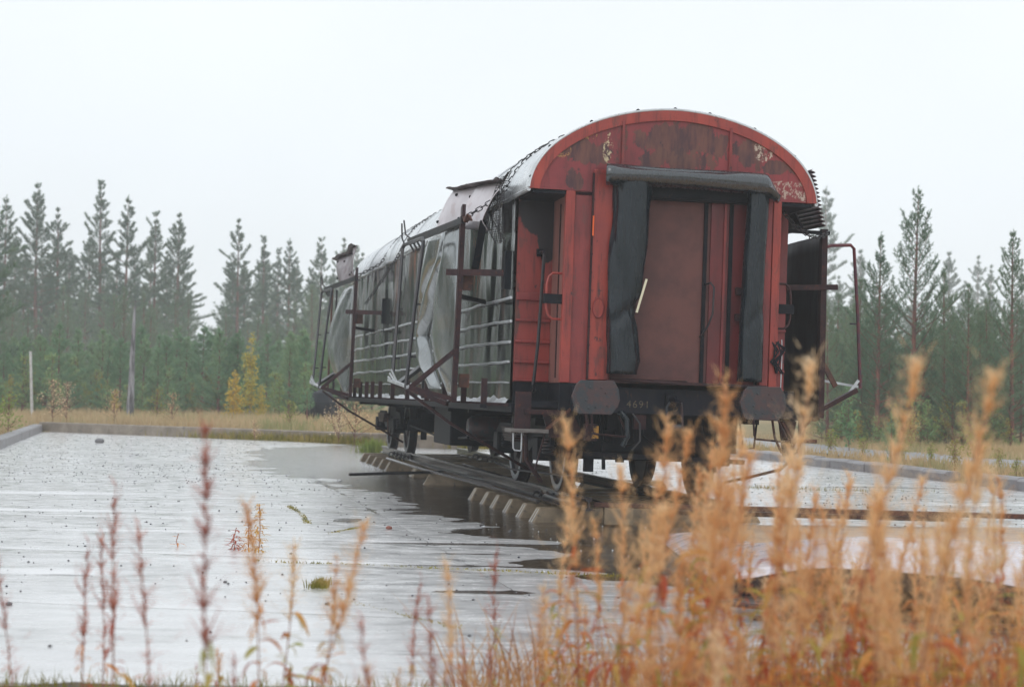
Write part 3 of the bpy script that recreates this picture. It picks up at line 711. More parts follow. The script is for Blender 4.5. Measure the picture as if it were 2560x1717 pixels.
# bogies
for by in (2.75, 16.2):
    bo = part(MB().box(-.95, .95, by - .45, by + .45, .62, .80), 'bogie', M_dark, bevel=.01); OFF[bo.name] = (0, 0, 0)
    for wy in (by - 1.3, by + 1.3):
        for sx in (-1, 1):
            pr = [(.068, .05), (.068, .16), (.03, .19), (.03, .36), (.062, .38), (.066, .44), (.066, .46), (-.035, .465), (-.045, .49), (-.07, .49), (-.068, .40), (-.03, .37), (-.03, .17), (-.08, .14), (-.08, .05)]
            w_ = MB(); w_.lathe_x([(sx * a, r) for a, r in pr], 40, (sx * .78, wy, .46)); part(w_, 'wheel', M_wheel, bo)
            w_ = MB(); w_.lathe_x([(sx * .069, .455), (sx * .072, .45), (sx * .070, .385), (sx * .067, .38)], 40, (sx * .78, wy, .46)); part(w_, 'tyre_face', M_tyre, bo)
            part(MB().box(sx * 1.0 - .11, sx * 1.0 + .11, wy - .15, wy + .15, .34, .60), 'axle_box', M_dark, bo, bevel=.02)
            # coil springs beside the axle box
            for q in (-.26, .26):
                cpts = [(sx * 1.0 + .065 * math.cos(t), wy + q + .065 * math.sin(t), .42 + t * .0055) for t in np.arange(0, 6.28 * 5, .6)]
                part(MB().tube(cpts, .014, 5), 'coil_spring', M_buffer if wy < 3 else M_dark, bo)
            part(MB().box(sx * .62 - .05, sx * .62 + .05, wy - .58 * (1 if wy < by else -1) - .04, wy - .58 * (1 if wy < by else -1) + .04, .25, .70), 'brake_shoe', M_dark, bo)
        w_ = MB(); w_.lathe_x([(-.9, 0), (-.9, .06), (-.72, .09), (.72, .09), (.9, .06), (.9, 0)], 16, (0, wy, .46)); part(w_, 'axle', M_dark, bo)
    for sx in (-1, 1):
        m = MB(); m.prism([(by - 1.75, .62), (by - 1.5, .72), (by - .7, .72), (by - .4, .60), (by + .4, .60), (by + .7, .72), (by + 1.5, .72), (by + 1.75, .62), (by + 1.75, .52), (by + .8, .52), (by + .5, .42), (by - .5, .42), (by - .8, .52), (by - 1.75, .52)], 'x', sx * 1.0 - .02, sx * 1.0 + .02)
        part(m, 'bogie_frame', M_dark, bo)
        m = MB()
        for q in range(6): m.box(sx * 1.12 - .05, sx * 1.12 + .05, by - .55 + q * .045, by + .55 - q * .045, .66 - q * .028, .682 - q * .028)
        part(m, 'leaf_spring', M_darkbrown, bo)
    part(MB().box(-.9, .9, by - 1.85, by - 1.75, .40, .60), 'bogie_headstock', M_dark, bo); part(MB().box(-.9, .9, by + 1.75, by + 1.85, .40, .60), 'bogie_headstock', M_dark, bo)
# underframe fittings
part(MB().box(-.95, .95, .55, .60, .50, .92), 'inner_cross_plate', M_dark)
part(MB().box(-.80, .80, .30, .34, .70, .93), 'draw_gear_plate', M_dark)
for q in range(9):
    x = -.9 + q * .22; part(MB().tube([(x, .2, .92), (x + .05, .16, .66 - .05 * (q % 3)), (x + .18, .2, .58), (x + .24, .3, .92)], .012, 5), 'brake_pipe', M_dark)
part(MB().bar((-.9, .25, .46), (.95, .25, .42), .06, .05), 'brake_beam', M_dark)
for x in (-.62, .60): part(MB().bar((x, .25, .9), (x + .03, .25, .30), .03, .05, (0, 1, 0)), 'brake_hanger', M_dark)
part(MB().box(-1.3, -.25, 6.6, 8.2, .35, .90), 'battery_box', M_dark, bevel=.02)
part(MB().box(.3, 1.3, 9.0, 10.6, .40, .90), 'battery_box', M_dark, bevel=.02)
m = MB(); m.lathe_x([(-.35, 0), (-.33, .12), (-.28, .16), (.28, .16), (.33, .12), (.35, 0)], 20, (-.95, 5.2, .62)); part(m, 'brake_cylinder', M_buffer)
m = MB(); m.lathe_x([(-.5, 0), (-.48, .14), (-.4, .19), (.4, .19), (.48, .14), (.5, 0)], 20, (0, 11.9, .66)); part(m, 'air_tank', M_buffer)
for x in (-.55, .55):
    part(MB().box(x - .05, x + .05, .1, LEN, .72, .929), 'centre_girder', M_dark)
for y in (1.2, 4.4, 6.2, 8.6, 10.9, 13.3, 14.6, 17.8):
    part(MB().box(-1.4, 1.4, y, y + .08, .82, .928), 'cross_member', M_dark)
for i in range(7):
    y = 1.0 + i * .11; part(MB().box(-1.32, -1.28, y, y + .05, .62, .90), 'louvre_bar', M_darkbrown)
part(MB().tube([(-1.3, 1.0, .62), (-1.28, 1.0, .35), (-1.1, 1.05, .12)], .025, 8), 'sand_pipe', M_darkbrown)
part(MB().tube([(-1.3, 5.0, .5), (-1.0, 9.0, .38), (-.9, 14.0, .5)], .018, 6), 'brake_rod', M_dark)
part(MB().tube([(-1.25, 3.2, .25), (-1.1, 3.0, .18), (-.9, 1.0, .20), (-.8, .3, .22)], .012, 6), 'brake_rod', M_black)
for y, mt in ((1.9, M_orange), (15.2, M_orange)):
    part(MB().bar((-1.16, y, .62), (-1.14, y + .05, .30), .02, .035), 'orange_lever', M_rust)

# ================================================================== STEEL FRAMES HANGING ON THE WAGON
def sheetgrid(fn, nu, nv): return [[fn(i / nu, j / nv) for j in range(nv + 1)] for i in range(nu + 1)]
def side_frame(label, y0, y1, sheet):
    r = wthing('hanging_steel_frame', label, 'steel frame', (-2.0, y0, .95), 'steel frames hanging off the wagon sides')
    p = lambda m, n, mt, par=None, **k: m.build(n, mt, par or r, **k)
    p(MB().bar((-2.03, y0, .95), (-2.0, y0, 3.02), .055, .09, (0, 1, 0)), 'post', M_darkbrown)
    p(MB().bar((-2.0, y0, 2.96), (-1.99, y0 + .05, 3.14), .04, .11, (0, 1, 0)), 'post_head', M_darkbrown)
    p(MB().bar((-2.0, y1, .98), (-2.0, y1, 2.95), .035, .05, (0, 1, 0)), 'post', M_black)
    p(MB().bar((-1.54, y0 - .5, 2.38), (-2.13, y0 + .15, 2.40), .05, .07), 'cross_arm', M_darkbrown)
    p(MB().box(-1.60, -1.53, y0 - .56, y0 - .44, 2.2, 2.62), 'wall_bracket', M_dark)
    p(MB().bar((-1.58, y0 + .9, 2.12), (-2.0, y0 + .05, 2.13), .05, .05), 'cross_arm', M_black)
    p(MB().box(-1.97, -1.86, y0 + .02, y0 + .1, 2.2, 2.37), 'hinge_block', M_rust)
    p(MB().box(-1.97, -1.86, y0 + .02, y0 + .1, 1.12, 1.27), 'hinge_block', M_rust)
    p(MB().bar((-2.02, y0 + .02, .98), (-2.52, y0 + .1, 1.10), .05, .05), 'lower_arm', M_darkbrown)
    p(MB().bar((-2.02, y0 + .55, .93), (-2.52, y0 + 1.1, 1.14), .05, .05), 'lower_arm', M_darkbrown)
    p(MB().bar((-2.52, y0 + .1, 1.10), (-2.60, y0 + 1.3, 1.18), .05, .03), 'tip_bar', M_rib)
    p(MB().bar((-2.5, y0 + .2, 1.09), (-2.0, y0 + .02, 1.55), .05, .05), 'brace', M_darkbrown)
    p(MB().bar((-2.53, y0 + 1.1, 1.13), (-2.0, y0 + 2.6, 1.42), .05, .05), 'brace', M_black)
    p(MB().bar((-2.0, y0 - .05, 2.97), (-2.38, y0 + 1.7, 2.84), .05, .07), 'top_arm', M_black)
    t = p(MB().tube([(-2.55, y0 + .15, 1.08), (-2.47, y0 + .3, 1.9), (-2.37, y0 + .48, 2.76), (-2.37, y0 + .55, 2.80), (-2.40, y0 + 1.95, 2.82), (-2.42, y0 + 2.0, 2.78), (-2.50, y0 + 1.6, 1.9), (-2.58, y0 + 1.2, 1.14)], .021, 8), 'tube_frame', M_black)
    for f in (.2, .55):
        p(MB().bar((-2.53 + .12 * f, y0 + .2 + f * .3, 1.1 + 1.7 * f), (-2.46 + .12 * f, y0 + .16 + f * .3, 1.1 + 1.7 * f), .02, .02), 'peg', M_black, t)
        p(MB().bar((-2.56 + .12 * f, y0 + 1.3 + f * .7, 1.1 + 1.7 * f), (-2.49 + .12 * f, y0 + 1.28 + f * .7, 1.1 + 1.7 * f), .02, .02), 'peg', M_black, t)
    for q in range(4):
        p(MB().bar((-2.38, y0 + .7 + q * .3, 2.80), (-2.33, y0 + .66 + q * .3, 2.71), .015, .02), 'hook', M_black, t)
    p(MB().tube([(-2.40, y0 + 1.9, 2.80), (-2.43, y0 + 2.0, 2.9), (-2.44, y0 + 2.0, 3.08)], .010, 6), 'bent_wire', M_black)
    p(MB().tube([(-2.36, y0 + 1.6, 2.86), (-2.42, y0 + 1.75, 2.93), (-2.44, y0 + 1.8, 3.1)], .010, 6), 'bent_wire', M_black)
    p(MB().tube([(-2.45, y0 + .6, 1.04), (-2.0, y0 + .5, .72), (-1.0, y0 + .8, .20)], .020, 6), 'drop_rod', M_darkbrown)
    for q in range(3):
        p(MB().bar((-2.56, y0 + .9 + q * .15, 1.16), (-2.62, y0 + 1.0 + q * .15, 1.30 - .04 * q), .012, .02), 'bent_tip', M_rib)
    return r, p
rA, pA = side_frame('tall dark steel frame with curled bare sheets at the near left wagon corner', 1.52, 4.35, True)
# torn sheet A: three strips between torn edges
def strip(edL, edR, z0, z1, bulge, ph, nu=14, nv=40):
    def fn(u, v):
        z = z0 + (z1 - z0) * v; a = float(np.interp(z, *zip(*sorted(edL)))); b = float(np.interp(z, *zip(*sorted(edR)))); y = a + (b - a) * u
        x = -2.0 - bulge * math.sin(math.pi * u) ** .8 * (.35 + .65 * math.sin(math.pi * min(1, max(0, (z - .9) / 2.1)))) - .05 * fbm(y * .7, z * .6, ph, 1) - .035 * math.sin(u * 3.4 + ph + z * 1.5)
        return (x, y, z)
    return sheetgrid(fn, nu, nv)
pA(MB().grid(strip([(2.98, 1.75), (2.6, 1.72), (2.0, 1.62), (1.4, 1.6), (1.0, 1.6)], [(2.98, 2.45), (2.6, 2.36), (2.21, 3.05), (1.93, 3.3), (1.75, 3.7), (1.39, 3.2), (1.1, 2.4), (1.0, 2.2)], 1.02, 2.95, .12, 1.)), 'curled_sheet', M_sheet, solid=.006)
pA(MB().grid(strip([(2.95, 2.62), (2.6, 2.5), (2.21, 3.2), (1.93, 3.42), (1.75, 3.8), (1.39, 3.42), (1.1, 2.75)], [(2.95, 3.1), (2.64, 3.15), (2.3, 3.88), (2.0, 4.1), (1.5, 4.3), (1.1, 3.2)], 1.10, 2.93, .13, 4.)), 'curled_sheet', M_sheet, solid=.006)
pA(MB().grid(strip([(2.95, 3.25), (2.64, 3.35), (2.3, 4.0), (2.0, 4.2), (1.4, 4.28)], [(2.95, 3.96), (2.68, 4.26), (2.1, 4.42), (1.4, 4.34)], 1.40, 2.92, .06, 8.)), 'curled_sheet', M_sheet, solid=.006)
pA(MB().bar((-2.02, 2.5, 2.90), (-1.99, 3.15, 2.48), .01, .04), 'torn_strip', M_dark)
rB, pB = side_frame('dark steel frame with bulging sheet metal near the far left end of the wagon', 13.35, 17.0, True)
def fnB(u, v):
    z = 1.0 + 1.85 * v; yl = 13.4; yr = float(np.interp(z, [1.0, 1.39, 1.83, 2.19, 2.7, 2.85], [13.9, 15.2, 16.3, 16.2, 15.3, 14.7])); y = yl + (yr - yl) * u
    return (-2.02 - .03 * abs(math.sin(u * 5 + z * 2)) - .22 * math.sin(math.pi * u * .8) * math.sin(math.pi * min(1, .1 + v * .85)) - .04 * fbm(y * .6, z, 3, 1), y, z)
pB(MB().grid(sheetgrid(fnB, 16, 30)), 'curled_sheet', M_sheet, solid=.006)
pB(MB().bar((-2.1, 17.0, 1.1), (-2.08, 17.0, 3.0), .03, .12), 'torn_strip', M_rust)
# right frame
rC = wthing('hanging_steel_frame', 'dark steel frame with maroon tube and black inner panel right of the wagon', 'steel frame', (2.02, .9, .95), 'steel frames hanging off the wagon sides')
pC = lambda m, n, mt, par=None, **k: m.build(n, mt, par or rC, **k)
pC(MB().bar((1.99, .85, .92), (1.97, .85, 3.02), .065, .09, (0, 1, 0)), 'post', M_darkbrown)
pC(MB().grid(sheetgrid(lambda u, v: (1.97 - .02 * math.sin(v * 3) - .035 * fbm(u * 3, v * .6, 2.), .9 + 3.6 * u, .88 + (2.09 - .1 * u) * v), 24, 12)), 'back_panel', M_darksheet, solid=.01)
pC(MB().bar((1.85, .88, .92), (1.85, 4.4, .92), .3, .05), 'bottom_ledge', M_dark)
pC(MB().bar((1.54, .8, 2.35), (2.13, .8, 2.38), .04, .06), 'cross_arm', M_darkbrown)
pC(MB().bar((1.56, .83, 2.98), (2.03, .83, 2.98), .04, .04), 'cross_arm', M_dark)
t = pC(MB().tube([(2.05, 1.2, 2.83), (2.20, 1.25, 2.88), (2.45, 1.3, 2.90), (2.49, 1.3, 2.86), (2.53, 1.22, 2.1), (2.56, 1.15, 1.27)], .020, 8), 'tube_frame', M_maroon)
pC(MB().bar((2.44, 1.22, 2.0), (2.53, 1.22, 2.0), .02, .02), 'peg', M_black, t)
pC(MB().bar((2.06, 1.0, 1.02), (2.50, 1.1, 1.25), .05, .05), 'lower_arm', M_darkbrown)
pC(MB().bar((2.05, 1.3, 1.36), (2.60, 1.3, 1.29), .025, .025), 'tip_bar', M_rib)
pC(MB().bar((2.40, 1.1, 1.20), (2.52, 1.1, 1.36), .015, .03), 'bent_tip', M_rib)
pC(MB().bar((2.25, 1.1, 1.28), (2.06, 1.05, 1.56), .02, .06), 'brace', M_rust)
# flaps (torn roof sheets)
def flap(label, C, waves, amp, mat, edge, grp='torn roof sheets'):
    r = wthing('torn_roof_sheet', label, 'metal sheet', C[3], grp)
    def fn(u, v):   # u far->near, v bottom->top
        a = Vector(C[3]).lerp(Vector(C[2]), u); b = Vector(C[0]).lerp(Vector(C[1]), u); p = a.lerp(b, v)
        p = p + Vector((-amp * math.sin(u * waves * math.pi * 2 + v * .8) * (1.15 - .5 * v) - .03 * math.sin(math.pi * v), 0, .02 * fbm(u * 3, v * 3, 1)))
        if v < .18: p.x += (.18 - v) * .5 * (1 if u > .7 else 0); 
        return tuple(p)
    sh = MB().grid(sheetgrid(fn, 44, 16)).build('sheet', mat, r, solid=.008)
    m = MB(); m.grid([[(lambda q: (q[0] + .02 - .12 * w, q[1], q[2] + .03 * w + .02 * fbm(u * 9, w)))(fn(u, 1)) for w in (0, .5, 1)] for u in np.linspace(0, 1, 40)])
    m.build('torn_edge', edge, r, solid=.006)
    for (u, v) in ((.1, .2), (.35, .8), (.5, .25), (.9, .8), (.85, .25), (.15, .85)):
        q = fn(u, v); m = MB(); m.lathe_x([(-.03, 0), (-.028, .015), (0, .02), (.005, 0)], 8, q); m.build('roof_bolt', M_dark, r)
    return r, fn
flap('large lavender-grey torn roof sheet folded up above the near left frame', [(-1.72, 4.0, 3.56), (-1.62, .75, 3.36), (-1.84, 1.05, 2.84), (-1.88, 4.35, 3.10)], 2.1, .07, M_flap, M_darkbrown)
flap('brown-grey crumpled roof sheet standing up above the far left frame', [(-1.9, 18.0, 3.56), (-1.88, 14.3, 3.60), (-1.92, 14.0, 2.98), (-1.92, 17.0, 3.08)], 1.2, .07, M_flapb, M_darkbrown)
# corrugated sheet on the right
rD = wthing('corrugated_sheet', 'dark corrugated metal sheet hanging from the right roof edge of the wagon', 'metal sheet', (1.8, .5, 3.0), 'torn roof sheets')
P = []
for i in range(25):
    y = .5 + 3.0 * i / 24; P.append([(1.70 + .15 * (1 - v) + .022 * math.sin(v * 2 * math.pi * 14) - .01 * i / 24, y, 3.02 + .62 * v + .012 * i / 24 * 3) for v in np.linspace(0, 1, 113)])
MB().grid(P).build('sheet', M_flapb, rD, solid=.006)
m = MB(); m.grid([[(1.56 + .14 * f, y, 3.32 - .30 * f ** .7 + .01 * math.sin(y * 30)) for f in np.linspace(0, 1, 6)] for y in np.linspace(.75, 3.4, 40)]); m.build('inner_lining', M_darksheet, rD, solid=.01)
# wire mesh hanging at the near left eave
rN = wthing('wire_mesh', 'crumpled wire mesh caught between the torn roof sheet and the left eave', 'wire mesh', (-1.6, 1.0, 3.1))
m = MB()
def nf(u, v): return (-1.60 - .10 * math.sin(v * 3) - .06 * fbm(u * 2, v * 3, 5) - .05 * u, .55 + .55 * u + .35 * (1 - v) + .05 * fbm(v * 3, u), 2.72 + .72 * v)
for i in range(19): m.tube([nf(i / 18, v) for v in np.linspace(0, 1, 16)], .0035, 3)
for j in range(30): m.tube([nf(u, j / 29) for u in np.linspace(0, 1, 10)], .0035, 3)
m.build('mesh_wires', M_black, rN, kind='stuff')
m = MB()
for i in range(10):
    a = i * .7; m.tube([(-1.98 - .03 * math.sin(a + t), 1.45 + .18 * t / 6 * 2 - .3, 2.98 + .035 * math.sin(t * 2 + a)) for t in np.arange(0, 6, .6)], .006, 4)
pA(m, 'tangled_wire', M_rust)
pA(MB().bar((-1.84, 1.05, 2.94), (-1.86, 1.45, 2.38), .012, .08, (1, 0, 0)), 'dangling_strip', M_dark)

# chains
lk = MB(); lp = []
for a in np.linspace(0, 2 * math.pi, 12, endpoint=False):
    lp.append((.022 * math.cos(a), 0, (.020 if math.sin(a) > 0 else -.020) + .020 * math.sin(a)))
lk.tube(lp + [lp[0]], .0065, 5, caps=False)
link_me = lk.mesh('chain_link', M_black)
def roofz(x): return float(np.interp(x, [a for a, b in prof], [b for a, b in prof]))
def chain(label, pts, pitch=.062):
    pts = [Vector(p) for p in pts]
    r = wthing('chain', label, 'chain', pts[0], 'chains thrown over the wagon')
    seg = []; 
    for a, b in zip(pts[:-1], pts[1:]): seg.append((b - a).length)
    tot = sum(seg); n = int(tot / pitch)
    def at(d):
        for i, L in enumerate(seg):
            if d <= L or i == len(seg) - 1: return pts[i].lerp(pts[i + 1], min(1, d / L))
            d -= L
    for i in range(n):
        p = at(i * pitch); q = at(i * pitch + .02); d = (q - p)
        if d.length < 1e-6: continue
        o = bpy.data.objects.new('chain_link', link_me); COL.objects.link(o); o.parent = r
        qt = d.to_track_quat('Z', 'Y'); o.rotation_mode = 'QUATERNION'
        from mathutils import Quaternion
        o.rotation_quaternion = qt @ Quaternion((0, 0, 1), (i % 2) * math.pi / 2 + random.uniform(-.2, .2)); o.location = p - pts[0] + Vector((0, 0, .0))
def over_roof(y0, y1, x0, x1, n=30, lift=.035):
    return [(x, y0 + (y1 - y0) * f, roofz(x) + lift) for f in np.linspace(0, 1, n) for x in [x0 + (x1 - x0) * f]]
chain('black chain running over the roof from the near left frame', [(-1.98, 1.5, 3.0), (-1.62, 1.42, 3.25)] + over_roof(1.4, .9, -1.5, .1) + [])
chain('second black chain crossing the roof beside the near left flap', [(-1.9, 2.4, 3.0), (-1.62, 2.2, 3.28)] + over_roof(2.1, 1.0, -1.5, -.2))
chain('left strand of the pair of chains over the far half of the roof', [(-2.0, 13.4, 3.0), (-1.62, 13.2, 3.22)] + over_roof(13.1, 10.5, -1.5, -.3))
chain('right strand of the pair of chains over the far half of the roof', [(-1.95, 12.0, 2.5), (-1.60, 11.0, 3.18)] + over_roof(10.9, 9.6, -1.5, -.3))
chain('short chain hanging below the roof at the right end of the wagon', [(1.36, .45, 3.16), (1.5, .5, 3.02), (1.75, .6, 2.90), (1.9, .7, 2.93), (2.04, .84, 2.99)], .055)

# ================================================================== TRACK
def world_thing_on_wagon_line(): pass
for sx, lab in ((-1, 'left rail under the wagon with bolted joint plate'), (1, 'right rail under the wagon')):
    r = wthing('rail', lab, 'rail', (sx * .755, .15, -.14), 'rails of the short track'); x = sx * .755
    pr = [(-.065, -.135), (.065, -.135), (.06, -.12), (.01, -.11), (.009, -.045), (.035, -.03), (.035, 0), (-.035, 0), (-.035, -.03), (-.009, -.045), (-.01, -.11), (-.06, -.12)]
    m = MB(); m.prism([(x + a, b) for a, b in pr], 'y', .15, 19.3); m.build('rail_bar', M_railm, r)
    for (ya, yb) in ((.95, 2.55), (14.6, 17.0)):
        m = MB(); xo = x - .055 if sx < 0 else x + .035
        m.box(xo, xo + .018, ya, yb, -.115, -.02); m.build('joint_plate', M_railtop, r, bevel=.004)
        for q in range(5):
            yy_ = ya + .1 + q * (yb - ya - .2) / 4; m = MB(); m.lathe_x([(-.02, 0), (-.02, .036), (0, .045), (.012, .045)], 12, (xo - .0, yy_, -.07)); m.build('bolt', M_black, r)
            m = MB(); m.tube([(xo - .06 + .045 * math.cos(t), yy_, -.10 + .045 * math.sin(t)) for t in np.arange(0, 5, .5)], .012, 6); m.build('rail_clip', M_black, r)
# loose steel rods beside the left rail
for i, (a, b, lab) in enumerate([((-1.0, .0, -.10), (-.98, 13.5, -.09), 'long thin steel rod lying nearest the left rail'),
                            ((-1.08, 1.3, -.11), (-1.25, 14.5, -.10), 'second long steel rod beside the left rail'),
                            ((-.35, 1.0, -.12), (-.2, 12.5, -.10), 'steel rod lying between the rails')]):
    r = wthing('steel_rod', lab, 'steel rod', a, 'loose steel rods along the track')
    MB().tube([Vector(a).lerp(Vector(b), f) + Vector((.03 * math.sin(f * 7), 0, 0)) for f in np.linspace(0, 1, 12)], .022, 6).build('rod', M_railm, r)
o = MB().tube([(-2.33, 28.94, .165), (-1.7, 29.55, .17), (-1.02, 30.1, .175), (-.55, 28.4, .17), (-.1, 26.5, .17), (.3, 24.4, .17), (.52, 23.0, .15)], .022, 8).build('bent_steel_rod', M_black)
tag(o, 'black bent steel rod reaching left over the puddle from the track', 'steel rod', 'loose steel rods along the track')
m = MB(); m.tube([(-.05, -.06, 1.2), (.0, -.04, 1.3)], .01)
# loose pipe end by the near wheel
o = MB().tube([tuple(to_world(p)) for p in ((-.93, 1.55, -.06), (-.92, .9, -.07), (-.90, .1, -.06))], .042, 14).build('steel_pipe', M_black, solid=0)
tag(o, 'short black steel pipe lying on the sleepers beside the near wheel', 'steel pipe')
# sleepers (on the ground, world z)
def sleeper(c, ang, L, label, grp, w=.24, h=.175, z=-.02):
    r = thing('concrete_sleeper', label, 'railway sleeper', (c[0], c[1], z), ang, grp)
    m = MB(); a, b = L / 2, L / 2 - .09
    v = []
    for (hx, hy, zz) in ((a, w / 2 + .03, 0), (a - .03, w / 2 + .02, .06), (b, w / 2 - .02, h)):
        v += [(-hx, -hy, zz), (hx, -hy, zz), (hx, hy, zz), (-hx, hy, zz)]
    m.add(v, [(3, 2, 1, 0), (8, 9, 10, 11)] + [(q * 4 + k, q * 4 + (k + 1) % 4, q * 4 + 4 + (k + 1) % 4, q * 4 + 4 + k) for q in (0, 1) for k in range(4)])
    m.build('sleeper_body', M_sleeper, r, bevel=.012)
    for sx in (-1, 1):   # pale spalled end face, with a groove
        for dy in (-.075, .04):
            q = MB(); v = [(sx * (hx + .004), y_, zz) for (hx, zz) in ((a - .0, .02), (a - .03, .062), (b + .002, h - .012)) for y_ in (dy, dy + .024)]
            v += [(x - sx * .02, y_, zz) for x, y_, zz in v]
            q.add(v, [(0, 1, 3, 2), (2, 3, 5, 4), (6, 8, 9, 7), (8, 10, 11, 9), (0, 2, 8, 6), (2, 4, 10, 8), (1, 7, 9, 3), (3, 9, 11, 5), (4, 5, 11, 10), (0, 6, 7, 1)]); q.build('end_strip', M_sleeper_end, r)
nth = ['nearest', 'second', 'third', 'fourth', 'fifth', 'sixth']
for i, y in enumerate((.72, 1.52, 2.38, 3.28, 4.02, 4.95)):
    g = to_world((0.02, y + .1, 0)); sleeper((g.x, g.y), WTH + random.uniform(-.015, .015), 2.56, f'tan concrete sleeper, {nth[i]} of the near row counted from the wagon end', 'near sleepers under the track')
for i, y in enumerate((14.4, 15.5, 16.6, 17.7, 18.8)):
    g = to_world((0.0, y, 0)); sleeper((g.x, g.y), WTH, 2.56, f'tan concrete sleeper under the far bogie, {nth[i]} of its row', 'far sleepers under the track')
g = to_world((-.7, 8.3, 0)); sleeper((-.15, 29.9), .02, 2.3, 'pale concrete sleeper lying loose across the puddle between the two rows', 'loose sleepers', .5)
sleeper((1.62, 28.6), .05, 1.3, 'concrete block seen between the wheels of the near bogie', 'loose sleepers', .5)
g = to_world((.1, 11.9, 0)); sleeper((g.x, g.y), WTH, 2.5, 'brown concrete sleeper in the water midway under the wagon', 'loose sleepers', .5)

# ================================================================== DEBRIS ON THE RIGHT
o = MB().grid(sheetgrid(lambda u, v: (1.75 + 4.65 * u + .5 * v * (1 - u), 14.9 + 5.5 * v + .4 * u * v, .045 + .012 * fbm(u * 3, v * 3) ), 20, 14)).build('tan_board', M_tan, solid=.05)
tag(o, 'large wet tan board lying flat between the rusty rail and the pinkish sheet', 'board')
def s2(u, v):
    A_, B_, C_, D_ = Vector((1.35, 11.9, .30)), Vector((4.3, 10.6, .34)), Vector((6.2, 16.2, .30)), Vector((1.85, 14.6, .16))
    p = A_.lerp(B_, u).lerp(D_.lerp(C_, u), v); p.z += .16 * math.sin(math.pi * min(1, v * 1.15)) + .06 * math.sin(u * 5) * (1 - v) + .03 * fbm(u * 3, v * 3); p.y += .25 * math.sin(u * 6) * (1 - v); return tuple(p)
r = thing('bent_sheet', 'large wet pinkish-grey metal sheet lying behind the plants at lower right', 'metal sheet', (3, 13, 0), 0, 'loose metal sheets on the ground'); OFF[r.name] = (3, 13, 0)
MB().grid(sheetgrid(s2, 26, 14)).build('sheet', M_pink, r, solid=.008)
MB().grid([[ (lambda q: (q[0], q[1] + .01, q[2] - .11 * w))(s2(u, 0)) for w in (0, .5, 1)] for u in np.linspace(0, 1, 26)]).build('folded_edge', M_dark, r, solid=.008)
MB().box(1.7, 4.4, 12.2, 12.3, .0, .22).build('support_beam', M_dark, r); MB().box(2.0, 5.0, 14.6, 14.72, .0, .16).build('support_beam', M_dark, r)
def s1(u, v):
    p = Vector((1.28, 17.6, .14)).lerp(Vector((1.40, 13.2, .13)), u).lerp(Vector((2.1, 16.4, .10)).lerp(Vector((2.05, 13.8, .30)), u), v)
    p.z += .09 * math.sin(v * 3.1) + .05 * u * v; return tuple(p)
o = MB().grid(sheetgrid(s1, 18, 10)).build('bent_sheet', M_pink, solid=.008); tag(o, 'small curled pink sheet with a pointed left tip beside the dark puddle', 'metal sheet', 'loose metal sheets on the ground')
for (a, b, mt, lab) in (((.9, 21.15, .215), (6.8, 19.75, .215), M_rust, 'long rusty rail lying across the yard at right'), ((1.6, 21.3, .14), (4.6, 20.75, .14), M_darkbrown, 'brown steel bar lying just behind the long rusty rail')):
    m = MB(); m.bar(a, b, .09, .05); o = m.build('loose_rail', mt, bevel=.006); tag(o, lab, 'rail', 'loose rails at right')
m = MB(); m.box(1.0, 1.3, 20.95, 21.35, .02, .19); m.box(5.6, 5.9, 19.8, 20.2, .02, .19); o = m.build('support_block', M_sleeper); tag(o, 'concrete blocks holding up the long rusty rail', 'block')
for (a, b, lab) in (((1.35, 12.9, .05), (2.0, 11.6, .12), 'thin reddish rod sticking out under the pinkish sheet'), ((1.5, 12.2, .03), (2.4, 11.9, .06), 'dark rod lying in the puddle under the pinkish sheet')):
    o = MB().tube([a, b], .018, 6).build('debris_rod', M_rust); tag(o, lab, 'steel rod', 'debris rods')

# ================================================================== STONES
def rock(r, seed, flat=.6):
    m = MB(); n, k = 7, 5; P = []
    for i in range(n):
        P.append([(r * math.sin(math.pi * j / k) * math.cos(2 * math.pi * i / n) * (1 + .25 * n3(i, j, seed)), r * math.sin(math.pi * j / k) * math.sin(2 * math.pi * i / n) * (1 + .25 * n3(j, i, seed)), flat * r * math.cos(math.pi * j / k)) for j in range(k + 1)])
    m.grid(P, True); m.smooth = False; return m
for x, y, r, mt, lab in ((-3.1, 12.41, .022, M_pebble, 'small dark stone on the slab at the far left'), (-1.15, 12.7, .018, M_pebble, 'small blue-grey stone left of the centre of the slab'),
                         (-1.2, 19.9, .035, M_redstone, 'small reddish stone near the joint of the slab'), (4.46, 24.7, .05, M_redstone, 'red-brown stone on the slab just behind the rusty rail'), (-10.0, 48.5, .12, M_pebble, 'dark stone near the far left kerb'),
                         (.75, 22.9, .035, M_pebble, 'dark stone at the foot of the fourth sleeper'), (-2.0, 14.1, .016, M_pebble, 'pebble beside the shallow rectangular puddle at left')):
    o = rock(r, x).build('stone', mt); o.location = (x, y, slab_h(x, y) + r * .4); tag(o, lab, 'stone', 'single stones on the slab')
